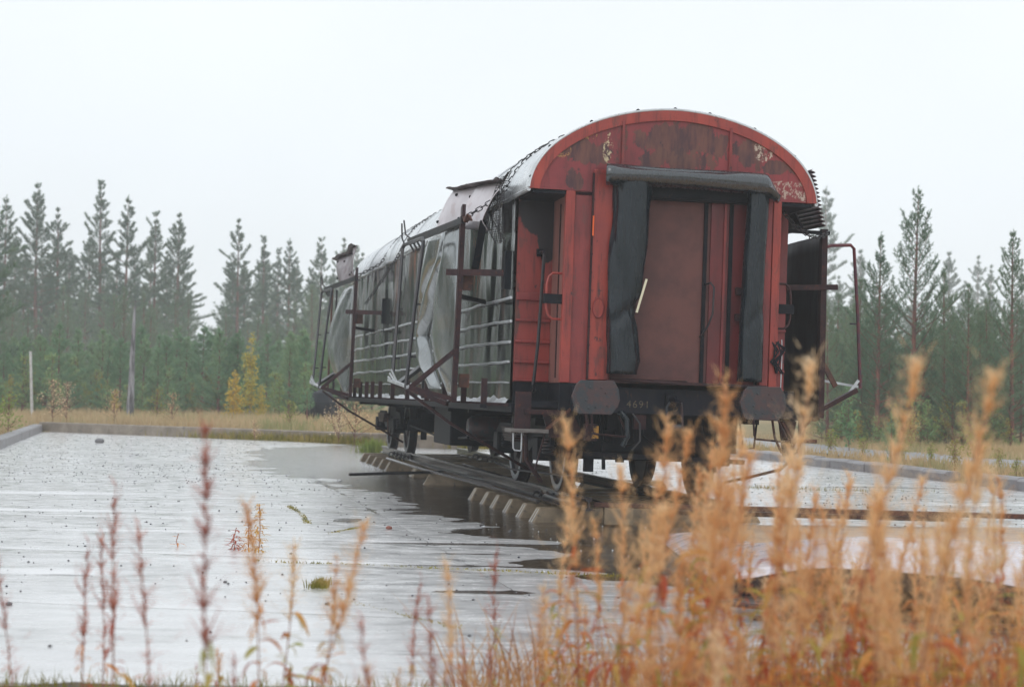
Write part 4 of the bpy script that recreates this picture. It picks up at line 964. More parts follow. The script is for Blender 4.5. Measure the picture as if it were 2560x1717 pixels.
def scatter(n, fn, rmin, rmax, mat, name):
    V, F = [], []
    base = np.array([(1, 0, 0), (0, 1, 0), (-1, 0, 0), (0, -1, 0), (0, 0, .7), (0, 0, -.5)]); bf = np.array([(0, 1, 4), (1, 2, 4), (2, 3, 4), (3, 0, 4), (1, 0, 5), (2, 1, 5), (3, 2, 5), (0, 3, 5)])
    for i in range(n):
        x, y, z = fn(); r = rmin + (rmax - rmin) * random.random() ** 3; a = random.random() * 6.3; c, s = math.cos(a), math.sin(a)
        b = base * (r * RNG.uniform(.7, 1.3, (6, 1))); b = np.stack([b[:, 0] * c - b[:, 1] * s, b[:, 0] * s + b[:, 1] * c, b[:, 2]], 1) + (x, y, z + r * .3)
        F.append(bf + len(V) * 6); V.append(b)
    me = npmesh(name, np.concatenate(V), np.concatenate(F), mat); return link(name, me, kind='stuff')
def gravel_pos():
    while True:
        s = random.uniform(S0 + .3, S1 - .3); t = random.uniform(3, 48) if random.random() < .9 else random.uniform(0, 14)
        if t > t_far(s) - .3: continue
        x, y = st2w(s, t)
        if fbm(x * .25, y * .8, 9.) < -.12 and random.random() < .8: continue
        if s > 6 or t > 18 or random.random() < .25:
            h = slab_h(x, y)
            if h > -.012: return x, y, h
o = scatter(13000, gravel_pos, .003, .016, M_pebble, 'gravel')
def bub():
    x = random.uniform(-.4, 1.6); y = random.uniform(14.6, 21); return x, y, 0.0
o = scatter(70, bub, .004, .011, M_bubble, 'rain_bubbles')

# ================================================================== VEGETATION
def needles(bases, dirs, lens, per, nl, nw, rng):
    """thin triangle needles round each twig"""
    B = np.repeat(bases, per, 0); D = np.repeat(dirs, per, 0); L = np.repeat(lens, per)[:, None]
    n = len(B); f = rng.random((n, 1)); R_ = rng.normal(size=(n, 3)); R_ -= (R_ * D).sum(1, keepdims=True) * D; R_ /= np.linalg.norm(R_, axis=1, keepdims=True) + 1e-9
    p = B + D * L * f; d = D * .75 + R_ * .6; d /= np.linalg.norm(d, axis=1, keepdims=True)
    s = np.cross(d, rng.normal(size=(n, 3))); s /= np.linalg.norm(s, axis=1, keepdims=True) + 1e-9
    l_ = nl * rng.uniform(.7, 1.25, (n, 1)); V = np.stack([p - s * nw / 2, p + s * nw / 2, p + d * l_], 1).reshape(-1, 3)
    return V, np.arange(n * 3).reshape(-1, 3)
def pine(H, seed, kind, rng, detail=1.):
    """kind 'tall': clear lower stem; 'young': full to the ground"""
    rd = random.Random(seed); bark = MB(); lean = rd.uniform(-.01, .01)
    sx = lambda z: lean * z + .02 * math.sin(z * .7 + seed)
    rb = H * .011 + .015
    zs_ = np.linspace(0, H * .985, 12); bark.tube([(sx(z), .5 * sx(z), z) for z in zs_], [max(.006, rb * (1 - z / H) ** .8) for z in zs_], 7)
    start = H * (rd.uniform(.22, .36) if kind == 'tall' else .05); z = start; tw_b, tw_d, tw_l = [], [], []
    step = .50 if kind == 'tall' else .34
    while z < H * .985:
        f = (z - start) / (H - start)
        env = (H * (.17 if kind == 'tall' else .30)) * ((1 - f) ** .75) * (.55 + .45 * min(1, f * 4 + (.5 if kind == 'tall' else .8))) + .035
        nb = rd.choice((4, 5, 6)) if .05 < f < .85 else 3
        env *= rd.choice((1, 1.15, .6, 1.45, .85)) if kind == 'tall' else rd.choice((1, .85, 1.1))
        a0 = rd.random() * 6.3
        for b in range(nb):
            a = a0 + b * 2 * math.pi / nb + rd.uniform(-.35, .35); L = env * rd.uniform(.5, 1.2)
            el = math.radians(2 + 55 * f ** 1.3 + rd.uniform(-10, 10)) if kind == 'tall' else math.radians(16 + 46 * f + rd.uniform(-8, 8))
            zb = min(H * .98, z + rd.uniform(-.5, .5) * step * (1 - .6 * f)); pts = []; p = Vector((sx(zb), .5 * sx(zb), zb)); n = 5
            for q in range(n + 1):
                pts.append(p.copy()); e = el + (q / n) * .35; p = p + Vector((math.cos(a) * math.cos(e), math.sin(a) * math.cos(e), math.sin(e))) * (L / n)
            bark.tube(pts, [max(.004, L * .012 * (1 - q / (n + 1))) for q in range(n + 1)], 3, caps=False)
            ns = max(3, int(L / .095 * detail))
            for q in range(ns):
                t = .22 + .78 * (q + .5) / ns; i = min(n - 1, int(t * n)); pp = pts[i].lerp(pts[i + 1], t * n - i); bd = (pts[i + 1] - pts[i]).normalized()
                sd_ = Vector((-math.sin(a), math.cos(a), 0)) * (1 if q % 2 else -1)
                d = (bd * .6 + sd_ * rd.uniform(.3, .9) + Vector((0, 0, rd.uniform(.1, .55)))).normalized()
                tl = (.10 + .26 * L * (1 - t) + .05) * rd.uniform(.7, 1.2)
                tw_b.append(pp); tw_d.append(d); tw_l.append(min(.38, tl) * min(1, .45 + 1.6 * (1 - f)))
            tw_b.append(pts[-2]); tw_d.append((pts[-1] - pts[-2]).normalized() * .6 + Vector((0, 0, .5))); tw_l.append(.24 * min(1, .4 + 1.5 * (1 - f)))
        z += step * rd.uniform(.75, 1.3) * (1 - .25 * f)
    for q in range(1):
        tw_b.append(Vector((sx(H), .5 * sx(H), H * .975))); tw_d.append(Vector((rd.uniform(-.25, .25), rd.uniform(-.15, .15), 1))); tw_l.append(.26)
    D = np.array([tuple(d) for d in tw_d]); D /= np.linalg.norm(D, axis=1, keepdims=True)
    return bark, np.array([tuple(b) for b in tw_b]), D, np.array(tw_l)
def pine_meshes(H, seed, kind, per, nl, nw, mat, detail=1.):
    rng = np.random.default_rng(seed); bark, B, D, L = pine(H, seed, kind, rng, detail)
    V, F = needles(B, D, L, per, nl, nw, rng)
    return bark.mesh('trunk', M_bark), npmesh('crown', V, F, mat), H
def plant(proto, x, y, h, label, cat, name, group=None, rz=None, z=None, mat=None):
    tm, cm, H = proto; r = thing(name, label, cat, (x, y, ground_h(x, y) - .03 if z is None else z), random.random() * 6.3 if rz is None else rz, group, h / H)
    link('trunk', tm, r); link('crown', cm, r); return r
TALL = [pine_meshes(11, 11 + i, 'tall', 15, .15, .034, M_needle, 1.15) for i in range(5)]
FULL = [pine_meshes(7, 31 + i, 'young', 18, .085, .017, M_needle_m, 1.) for i in range(4)]
YOUNG = [pine_meshes(3.4, 51 + i, 'young', 16, .10, .022, M_needle_y, 1.3) for i in range(4)]
def xat(px, y):   # world x of a sight line (camera at the origin), used only to note down where things stand
    return (px - 1280) / 4977.8 * y
left_tall = [(8, 94, 10.9), (-30, 90, 11.2), (88, 92, 11.3), (142, 95, 10.4), (250, 93, 11.55), (312, 91, 10.7), (384, 94, 10.2), (443, 92, 10.0), (592, 94, 9.9), (657, 99, 9.5), (720, 96, 9.2), (800, 98, 9.4), (868, 105, 9.0), (905, 108, 9.4), (985, 110, 9.0)]
names_l = ['pine whose trunk stands at the extreme left of the picture', 'pine partly cut off by the left picture border', 'slender tall pine above the white stake', 'shorter pine between the slender pine and the tallest one', 'tallest pine in the left wood, with a bare reddish trunk',
           'thin-crowned pine just right of the tallest one', 'pine with a narrow open crown behind the grey snag', 'dense pine at the right edge of the left group, before the gap', 'first tall pine right of the gap in the wood', 'bushy pine behind the yellow birch', 'pine right of the yellow birch, two trees from the wagon', 'rounded tall pine just left of the wagon frame', 'pine top showing over the far left frame of the wagon', 'pine top showing over the far end of the wagon roof', 'small pine top behind the middle of the wagon roof']
for i, ((px, y, h), nm) in enumerate(zip(left_tall, names_l)):
    y2 = y * 1.6; plant(TALL[i % 5], xat(px, y2), y2, (h - 1.4) * 1.6 + .15, nm, 'pine tree', 'pine_tree', 'tall pines left of the wagon')
# second rank on the left
for i in range(26):
    px = -60 + i * 40 + random.uniform(-14, 14)
    if 470 < px < 545: continue
    y = random.uniform(162, 195); plant(TALL[i % 5], xat(px, y), y, random.uniform(7.2, 9.6) * y / 112, 'hazy pine in the second rank of the left wood', 'pine tree', 'pine_tree', 'hazy pines in the second rank on the left')
right_near = [(2284, 52.5, 6.8, FULL[0], 'tallest pine on the right, with open bottlebrush top'), (2196, 50.5, 5.4, FULL[1], 'bushy pine just left of the tallest right pine'), (2530, 50, 5.5, FULL[2], 'pine with a spiky top at the right picture edge'),
              (2360, 55, 4.8, FULL[1], 'reddish-tinged pine right of the tallest right pine'), (2421, 49, 4.1, FULL[2], 'narrow young pine midway between the two spiky right pines'), (2470, 52, 3.9, FULL[0], 'low pine left of the spiky pine at the right edge'), (2150, 56, 4.6, FULL[2], 'pine partly behind the maroon tube of the right frame')]
for px, y, h, pr, nm in right_near: plant(pr, xat(px, y), y, h, nm, 'pine tree', 'pine_tree', 'pines right of the wagon')
for i in range(30):
    px = 2080 + i * 17 + random.uniform(-12, 12); y = random.uniform(49, 60)
    plant(FULL[i % 3], xat(px, y), y, random.uniform(2.4, 3.7), 'green young pine in the thicket right of the wagon', 'pine tree', 'young_pine', 'young pines in the right thicket')
for px, y, h, nm in ((2060, 230, 25.5, 'pale hazy pine rising just behind the right steel frame'), (2150, 240, 19., 'faint hazy pine left of the bushy right pine'), (2370, 235, 18.5, 'faint pine top behind the reddish-tinged pine'), (2443, 260, 19.8, 'palest hazy pine between the two groups at right'), (2475, 245, 17.6, 'faint thin pine right of the palest one'), (2410, 250, 15.5, 'low faint pine left of the palest one'), (2555, 235, 17.2, 'faint pine at the right picture border')):
    plant(TALL[int(px) % 4], xat(px, y), y, h, nm, 'pine tree', 'pine_tree', 'hazy far pines on the right')
for i in range(16):
    px = 1980 + i * 42 + random.uniform(-15, 15); y = random.uniform(150, 220); plant(TALL[i % 5], xat(px, y), y, random.uniform(4.6, 6.0) * y / 90, 'hazy pine filling the far right wood', 'pine tree', 'pine_tree', 'hazy filler pines on the right')
for i in range(44):
    px = -60 + i * 24 + random.uniform(-12, 12); y = random.uniform(98, 145); h = random.uniform(3.2, 6.6) * y / 110
    if 480 < px < 540: h *= .7
    r_ = plant(FULL[i % 4], xat(px, y), y, h, 'mid-green pine filling the left wood below the tall crowns', 'pine tree', 'pine_tree', 'mid-height pines in the left wood'); r_.scale.x *= 1.25; r_.scale.y *= 1.25
for i in range(22):
    px = 2060 + i * 24 + random.uniform(-10, 10); y = random.uniform(60, 80)
    r_ = plant(FULL[i % 4], xat(px, y), y, random.uniform(3.2, 4.6) * y / 66, 'mid-green pine filling the wood right of the wagon', 'pine tree', 'pine_tree', 'mid-height pines in the right wood'); r_.scale.x *= 1.3; r_.scale.y *= 1.3
# young trees in front of the left wood
for i in range(80):
    px = -40 + i * 11.8 + random.uniform(-14, 14); y = random.uniform(72, 88); h = random.uniform(1.9, 3.5)
    r_ = plant(YOUNG[i % 4], xat(px, y), y, h, 'young green pine in the undergrowth in front of the left wood', 'pine tree', 'young_pine', 'young pines in front of the left wood'); r_.scale.x *= 1.35; r_.scale.y *= 1.35
# far wood that reads as one mass
VS, FS, n0 = [], [], 0
PT = []
for i in range(6):
    rng = np.random.default_rng(900 + i); _, B, D, L = pine(10, 900 + i, 'tall' if i % 3 else 'young', rng, .45); PT.append(needles(B, D, L * 1.3, 5, .26, .075, rng))
def add_far(x, y, s_):
    global n0
    V, F = PT[random.randrange(6)]; a = random.random() * 6.28; c_, q_ = math.cos(a), math.sin(a); V = np.stack([V[:, 0] * c_ - V[:, 1] * q_, V[:, 0] * q_ + V[:, 1] * c_, V[:, 2] / 1.25], 1) * (s_ * 1.25) + (x, y, .3)
    VS.append(V); FS.append(F + n0); n0 += len(V)
for i in range(84):
    sc_ = random.uniform(1.15, 1.55); y = random.uniform(205, 245); px = -150 + i * 34 + random.uniform(-20, 20)
    if 455 < px < 560: sc_ *= .62
    if px > 1900: sc_ *= .72
    add_far(xat(px, y), y, sc_)
for i in range(75):
    b = math.radians(random.uniform(-42, -15.5)); d = random.uniform(80, 120); add_far(d * math.sin(b), d * math.cos(b), random.uniform(1.2, 1.6) * d / 105)
for i in range(110):   # the wood goes on round the yard on both sides
    b = math.radians(random.choice((-1, 1)) * random.uniform(17, 95)); d = random.uniform(85, 150)
    add_far(d * math.sin(b), d * math.cos(b), random.uniform(1.0, 1.5) * d / 110)
link('distant_forest', npmesh('distant_forest', np.concatenate(VS), np.concatenate(FS), M_needle), kind='stuff')

def leafy(H, seed, width, nbr, leaf, mat, barkmat, dens, up=.9, trunk_r=.02):
    rd = random.Random(seed); rng = np.random.default_rng(seed); bark = MB(); P = []
    bark.tube([(0, 0, 0), (.02 * H, 0, H * .5), (.0, .01 * H, H)], [trunk_r, trunk_r * .6, .004], 5)
    for b in range(nbr):
        f = rd.uniform(.08, .98); a = rd.random() * 6.3; L = width * (1 - f * .75) * rd.uniform(.5, 1); e = rd.uniform(.3, 1.1) * up
        p0 = Vector((0.02 * H * (1 - abs(2 * f - 1)), 0, f * H)); d = Vector((math.cos(a) * math.cos(e), math.sin(a) * math.cos(e), math.sin(e))); p1 = p0 + d * L
        if p1.z > H * 1.02: p1.z = H * rd.uniform(.9, 1.02)
        bark.tube([p0, p0.lerp(p1, .5), p1], [.008, .005, .002], 3, caps=False)
        for q in range(max(3, int(dens * L))):
            t = rd.uniform(.15, 1.05); P.append(tuple(p0.lerp(p1, t) + Vector((rd.gauss(0, .06), rd.gauss(0, .06), rd.gauss(0, .06)))))
    P = np.array(P); n = len(P); u = rng.normal(size=(n, 3)); u /= np.linalg.norm(u, axis=1, keepdims=True); w = np.cross(u, rng.normal(size=(n, 3))); w /= np.linalg.norm(w, axis=1, keepdims=True)
    s = leaf * rng.uniform(.6, 1.3, (n, 1)); V = np.stack([P - u * s, P + w * s * .6, P + u * s, P - w * s * .6], 1).reshape(-1, 3)
    return bark.mesh('trunk', barkmat), npmesh('crown', V, np.arange(n * 4).reshape(-1, 4), mat), H
BIR = leafy(3.6, 5, .8, 70, .055, M_yleaf, M_birchbark, 48, 1.1); BIR2 = leafy(2.2, 6, .75, 56, .05, M_yleaf, M_birchbark, 54, 1.)
GB = [leafy(2.0, 60 + i, .8, 40, .05, M_gbush, M_rtwig, 34, 1.1, .012) for i in range(3)]
for i in range(46):
    px = -30 + i * 20.5 + random.uniform(-9, 9); y = random.uniform(68, 78)
    plant(GB[i % 3], xat(px, y), y, random.uniform(.8, 2.3), 'pale green leafy brush at the foot of the left wood', 'bush', 'leafy_brush', 'leafy brush at the foot of the left wood')
for i in range(24):
    px = 2040 + i * 22 + random.uniform(-9, 9); y = random.uniform(45, 52)
    plant(GB[i % 3], xat(px, y), y, random.uniform(.5, 1.5), 'pale green leafy brush at the foot of the right wood', 'bush', 'leafy_brush', 'leafy brush at the foot of the right wood')
plant(BIR, xat(628, 66.5), 66.5, 2.95, 'tall slender yellow birch standing out left of the wagon', 'birch tree', 'birch_tree', 'yellow birches')
plant(BIR2, xat(588, 65.5), 65.5, 1.7, 'bushy yellow birch at the foot of the tall yellow one', 'birch tree', 'birch_tree', 'yellow birches')
plant(BIR2, xat(655, 66), 66, 1.3, 'small yellow birch right of the tall yellow one', 'birch tree', 'birch_tree', 'yellow birches')
plant(BIR2, xat(290, 70), 70, 1.0, 'low yellow bush left of the grey snag base', 'bush', 'birch_bush', 'yellow birches')
BUSH = [leafy(1.0, 20 + i, .7, 26, .035, M_gleaf, M_rtwig, 30, 1.2, .008) for i in range(2)]
for px, y, h, nm in ((25, 49, 1.1, 'pale green bush at the left end of the far kerb'), (-10, 46, 1.0, 'pale green bush cut off by the left border beside the kerb'), (395, 66, 1.1, 'yellow-green bush on the verge below the gap'), (728, 56, .8, 'yellow-green shrub behind the kerb left of the wagon')):
    plant(BUSH[px % 2], xat(px, y), y, h, nm, 'bush', 'green_bush', 'green bushes on the verge')
for px, y, h, nm in ((2390, 34.5, .55, 'green and yellow shrub on the verge near the broken kerb gap'), (2330, 36.5, .45, 'small green shrub left of the yellow-leaved one on the right verge'), (2440, 36, .8, 'thin yellow-leaved sapling on the right verge'), (2500, 33.5, .45, 'low green shrub near the right border behind the kerb'), (2160, 40, .45, 'low shrub on the verge beside the black inner panel'), (2080, 42, .6, 'low yellow-green shrub under the right steel frame'), (2260, 37, .4, 'low shrub just left of the small pine at the kerb gap'), (2545, 31.5, .4, 'low yellow shrub at the right border')):
    plant(BUSH[px % 2], xat(px, y), y, h, nm, 'bush', 'green_bush', 'green bushes on the verge')
SEED = [pine_meshes(1.0, 80 + i, 'young', 16, .08, .010, M_needle_y, 2.2) for i in range(2)]
plant(SEED[0], xat(2228, 36.3), 36.3, .95, 'small blue-green pine seedling at the broken kerb gap', 'pine tree', 'pine_seedling', 'pine seedlings')
plant(SEED[1], xat(770, 58), 58, 1.15, 'small round green pine on the verge left of the wagon', 'pine tree', 'pine_seedling', 'pine seedlings')
# dry red shrubs
DRY = leafy(1.2, 44, .9, 34, .02, M_seed, M_rtwig, 26, 1.35, .006)
for px, y, h, nm in ((135, 60.5, 1.35, 'leafless red-brown shrub behind the far kerb at left'), (170, 60.3, 1.3, 'second red-brown shrub beside the first at far left'), (290, 60, 1.1, 'thin reddish shrub leaning behind the kerb'), (435, 60, 1.0, 'thin reddish stalk behind the kerb below the gap'), (890, 50.5, 1.5, 'tan dry shrub behind the kerb beside the far bogie'), (850, 51, 1.2, 'tan dry shrub left of the far bogie'), (640, 51, .6, 'small pale dry tuft growing at the foot of the far kerb')):
    plant(DRY, xat(px, y), y, h, nm, 'shrub', 'dry_shrub', 'dry shrubs by the far kerb', z=ground_h(xat(px, y), y) if y > 52 else 0)
# snag, stake, root ball
o = MB().tube([(0, 0, 0), (.03, 0, 1.2), (.06, 0, 2.6), (.10, 0, 3.8), (.13, 0, 4.3)], [.16, .12, .09, .05, .01], 8).build('dead_snag', M_snag); o.location = (xat(328, 66), 66, ground_h(xat(328, 66), 66)); o.scale = (.9, .9, .93)
tag(o, 'pointed grey broken trunk standing in front of the left wood', 'dead tree')
o = MB().tube([(0, 0, 0), (-.10, 0, 2.25)], [.05, .045], 8).build('marker_stake', M_stake); o.location = (xat(84, 66), 66, ground_h(xat(84, 66), 66)); tag(o, 'thin white marker stake leaning slightly at the far left', 'stake')
m = rock(.55, 3.3, 1.1)
for i in range(14):
    a = i * .45; m.tube([(0, 0, 0), (.5 * math.cos(a), .2, .5 * math.sin(a)), (.8 * math.cos(a + .3), .2, .75 * math.sin(a + .3))], [.06, .03, .01], 4)
m.smooth = False; o = m.build('root_ball', M_dark); o.location = (xat(805, 64), 64, .8); tag(o, 'dark upturned root ball on the verge left of the far bogie', 'root ball')

# grass belts: one mesh of blades
def blades(n, fn, hmin, hmax, w, mat, name, curl=.35):
    P = np.array([fn() for _ in range(n)]); rng = RNG; a = rng.random(n) * 6.283; h = rng.uniform(hmin, hmax, n); d = np.stack([np.cos(a), np.sin(a)], 1); b = rng.random(n) * 6.283
    s = np.stack([np.cos(b), np.sin(b), np.zeros(n)], 1) * w / 2; ln = rng.uniform(.1, curl, n)
    m1 = P + np.stack([d[:, 0] * h * ln * .35, d[:, 1] * h * ln * .35, h * .55], 1); tp = P + np.stack([d[:, 0] * h * ln, d[:, 1] * h * ln, h], 1)
    V = np.stack([P - s, P + s, m1 + s * .8, m1 - s * .8, tp], 1).reshape(-1, 3); i = np.arange(n)[:, None] * 5
    F = np.concatenate([i + (0, 1, 2), i + (0, 2, 3), i + (3, 2, 4)])
    return link(name, npmesh(name, V, F, mat), kind='stuff')
def gfar():
    while True:
        y = random.uniform(48, 80); x = random.uniform(-.27, -.02) * y; s, t = w2st(x, y); d = max(S0 - s, t - t_far(min(max(s, S0), S1)))
        if d > .25: return (x, y, ground_h(x, y) - .02)
def gright():
    while True:
        y = random.uniform(26, 56) ; x = random.uniform(.08, .28) * y; s, t = w2st(x, y); d = max(s - S1, t - t_far(min(max(s, S0), S1)))
        c = float(np.interp(y, [18, 26, 33.5, 39.6, 47, 60], [15, 12, 9.3, 7.6, 5.9, 3.5]))
        if d > .3 and not (c - .1 < x < c + 2.2): return (x, y, ground_h(x, y) - .02)
blades(26000, gfar, .12, .42, .035, M_grass, 'dry_grass')
blades(14000, gright, .06, .28, .022, M_grass, 'dry_grass')
def moss_pos():
    k_ = random.choice(((-7.6, 54.15, 1.0), (-8.9, 55.3, .6), (-6.2, 53.0, .8), (-3.2, 50.3, .9)))
    return (k_[0] + random.gauss(0, k_[2]) * .8, k_[1] - random.random() * .25 - (0), .0)
def mossline():
    s = random.gauss(0, .5); return None
def moss_kerb():
    while True:
        s = random.choice((random.gauss(1.2, .9), random.gauss(3.2, .5), random.gauss(7.5, .5))); t = t_far(s) - random.random() ** 2 * .5
        x, y = st2w(s, t); return (x, y, .0)
blades(5000, moss_kerb, .08, .30, .02, M_moss, 'moss_and_grass')
def moss_slab():
    q = random.choice(((4.9, 29.3, 1.5, .12), (3.9, 29.8, .6, .1), (-1.32, 13.9, .07, .07), (-1.3, 13.9, .05, .06))); return (random.gauss(q[0], q[2] * .5), random.gauss(q[1], q[3]), .0)
blades(900, moss_slab, .02, .09, .008, M_moss, 'slab_tufts')
def crackline():
    a, b = random.choice((((-2.62, 23.6), (-2.28, 21.9)), ((-2.28, 21.9), (-2.05, 20.4)), ((-1.72, 19.1), (-1.5, 20.0)), ((-2.1, 16.0), (1.2, 15.1)), ((-1.2, 13.2), (-.3, 11.6)))); f = random.random() ** .8
    return (a[0] + (b[0] - a[0]) * f + random.gauss(0, .02), a[1] + (b[1] - a[1]) * f + random.gauss(0, .03), 0)
blades(2600, crackline, .006, .03, .012, M_moss, 'moss_in_cracks', .9)
def water_tuft(): return (xat(935, 45) + random.gauss(0, .13), 45 + random.gauss(0, .15), 0)
blades(350, water_tuft, .12, .36, .02, M_gleaf, 'yellow_green_tuft', .6)

# ------------------------------------------------------------------ fireweed
def leaf_mesh(L, W_, curl, seed):
    rd = random.Random(seed); m = MB(); n = 6; P = []
    for i in range(n + 1):
        f = i / n; w = W_ * math.sin(math.pi * (f * .92 + .04)) ** .8 / 2; x = L * (f - curl * f * f * .35); z = L * (.35 * f - curl * f * f)
        tw = rd.uniform(-.1, .1); P.append([(x, -w, z + w * .5 + tw * w), (x, 0, z), (x, w, z + w * .5 - tw * w)])
    m.grid(P); return m
LEAF = [leaf_mesh(.125, .022, .25, 1).mesh('leaf', M_fleaf), leaf_mesh(.135, .024, .7, 2).mesh('leaf', M_fleaf), leaf_mesh(.11, .021, 1.1, 3).mesh('leaf', M_fleaf)]
def fireweed(seed, H, lean, headf, dens, headmat, leaves=12, fluff=1.):
    rd = random.Random(seed); rng = np.random.default_rng(seed); c = lambda z: Vector((lean * (z / H) ** 1.6 * H + .01 * math.sin(z * 6 + seed), .015 * math.sin(z * 4 + seed), z))
    st_ = MB(); st_.tube([c(z) for z in np.linspace(0, H, 12)], [.0045 - .003 * z / H for z in np.linspace(0, H, 12)], 5)
    V, F = [], []
    def ribbon(p0, d, L, w, curl, n=4):
        side = Vector((-d.y, d.x, 0)); side = side.normalized() if side.length > 1e-4 else Vector((1, 0, 0)); o_ = len(V); p = p0.copy(); dd = d.copy()
        for i in range(n + 1):
            ww = w * (1 - .7 * i / n) / 2; V.append(tuple(p - side * ww)); V.append(tuple(p + side * ww)); p = p + dd * (L / n); dd = (dd + Vector((d.x, d.y, -.2)) * curl * .5 + Vector((0, 0, -curl * .45))).normalized()
        for i in range(n): F.append((o_ + 2 * i, o_ + 2 * i + 1, o_ + 2 * i + 3, o_ + 2 * i + 2))
    z0 = H * (1 - headf); n = int(headf * H * 215 * dens)
    for i in range(n):
        f = rd.random() ** .9; z = z0 + (H - z0) * min(1, f + .03 * math.sin(f * 40 + seed)); a = rd.random() * 6.283; L = (.088 * (1 - f * .65) + .018) * rd.uniform(.45, 1.35)
        e = rd.uniform(.5, 1.15); d = Vector((math.cos(a) * math.cos(e), math.sin(a) * math.cos(e), math.sin(e))); ribbon(c(z), d, L, .0085, rd.uniform(-.2, .9))
        for q in range(int(3 * fluff)):
            b = a + rd.uniform(-.9, .9); e2 = rd.uniform(-.1, 1.2); t = rd.random(); ribbon(c(z) + d * L * t, Vector((math.cos(b) * math.cos(e2), math.sin(b) * math.cos(e2), math.sin(e2))), L * rd.uniform(.25, .6), .0036, rd.uniform(-1.0, 1.0), 2)
    head = MB(); head.v = V; head.f = F
    fol = MB()
    for i in range(int(16 * H)):   # small thin upper leaves joined
        z = rd.uniform(.12, 1 - headf * .8) * H; a = rd.random() * 6.283; lm_ = leaf_mesh(rd.uniform(.05, .085), .010, rd.uniform(.3, 1.2), i); ca, sa = math.cos(a), math.sin(a); p = c(z)
        lm_.v = [(x * ca - y * sa + p.x, x * sa + y * ca + p.y, zz + p.z) for x, y, zz in lm_.v]; fol.add(lm_.v, lm_.f)
    lv = []
    for i in range(leaves):
        z = H * rd.uniform(.15, 1 - headf * .9); lv.append((tuple(c(z)), rd.random() * 6.283, rd.uniform(.7, 1.25), rd.randrange(3), rd.uniform(-.3, .4)))
    return st_.mesh('stem', M_stem), head.mesh('seed_head', headmat), fol.mesh('foliage', M_fleaf), lv, H
FW = [fireweed(100, 1.4, .03, .38, 1.5, M_seed), fireweed(101, 1.4, .14, .34, 1.6, M_seed), fireweed(102, 1.3, -.05, .36, 1.3, M_seed), fireweed(103, 1.2, .08, .30, 1.1, M_seed, 20),
      fireweed(104, 1.0, .02, .30, 1.0, M_seed, 22), fireweed(105, 1.1, -.03, .55, .55, M_seedr, 3, .8), fireweed(106, 1.1, .04, .5, .5, M_seedr, 3, .8), fireweed(107, 1.35, -.04, .45, 1.1, M_seedr, 8, .6), fireweed(108, .9, .10, .25, .9, M_seed, 26)]
def put_fw(v, x, y, h, label, group, rz=None, z=0., nleaf=99):
    stm, hd, fo, lv, H = FW[v]; s = h / H
    r = thing('fireweed_plant', label, 'fireweed', (x, y, z), random.uniform(-.6, .6) if rz is None else rz, group, s)
    r.rotation_euler.x = random.uniform(-.06, .06); r.rotation_euler.y = random.uniform(-.05, .05)
    link('stem', stm, r); link('seed_head', hd, r); link('foliage', fo, r)
    for (p, a, sc_, k_, ti) in lv[:nleaf]:
        o = link('leaf', LEAF[k_], r); o.location = p; o.rotation_euler = (random.uniform(-.4, .4), ti, a); o.scale = (sc_,) * 3
    return r
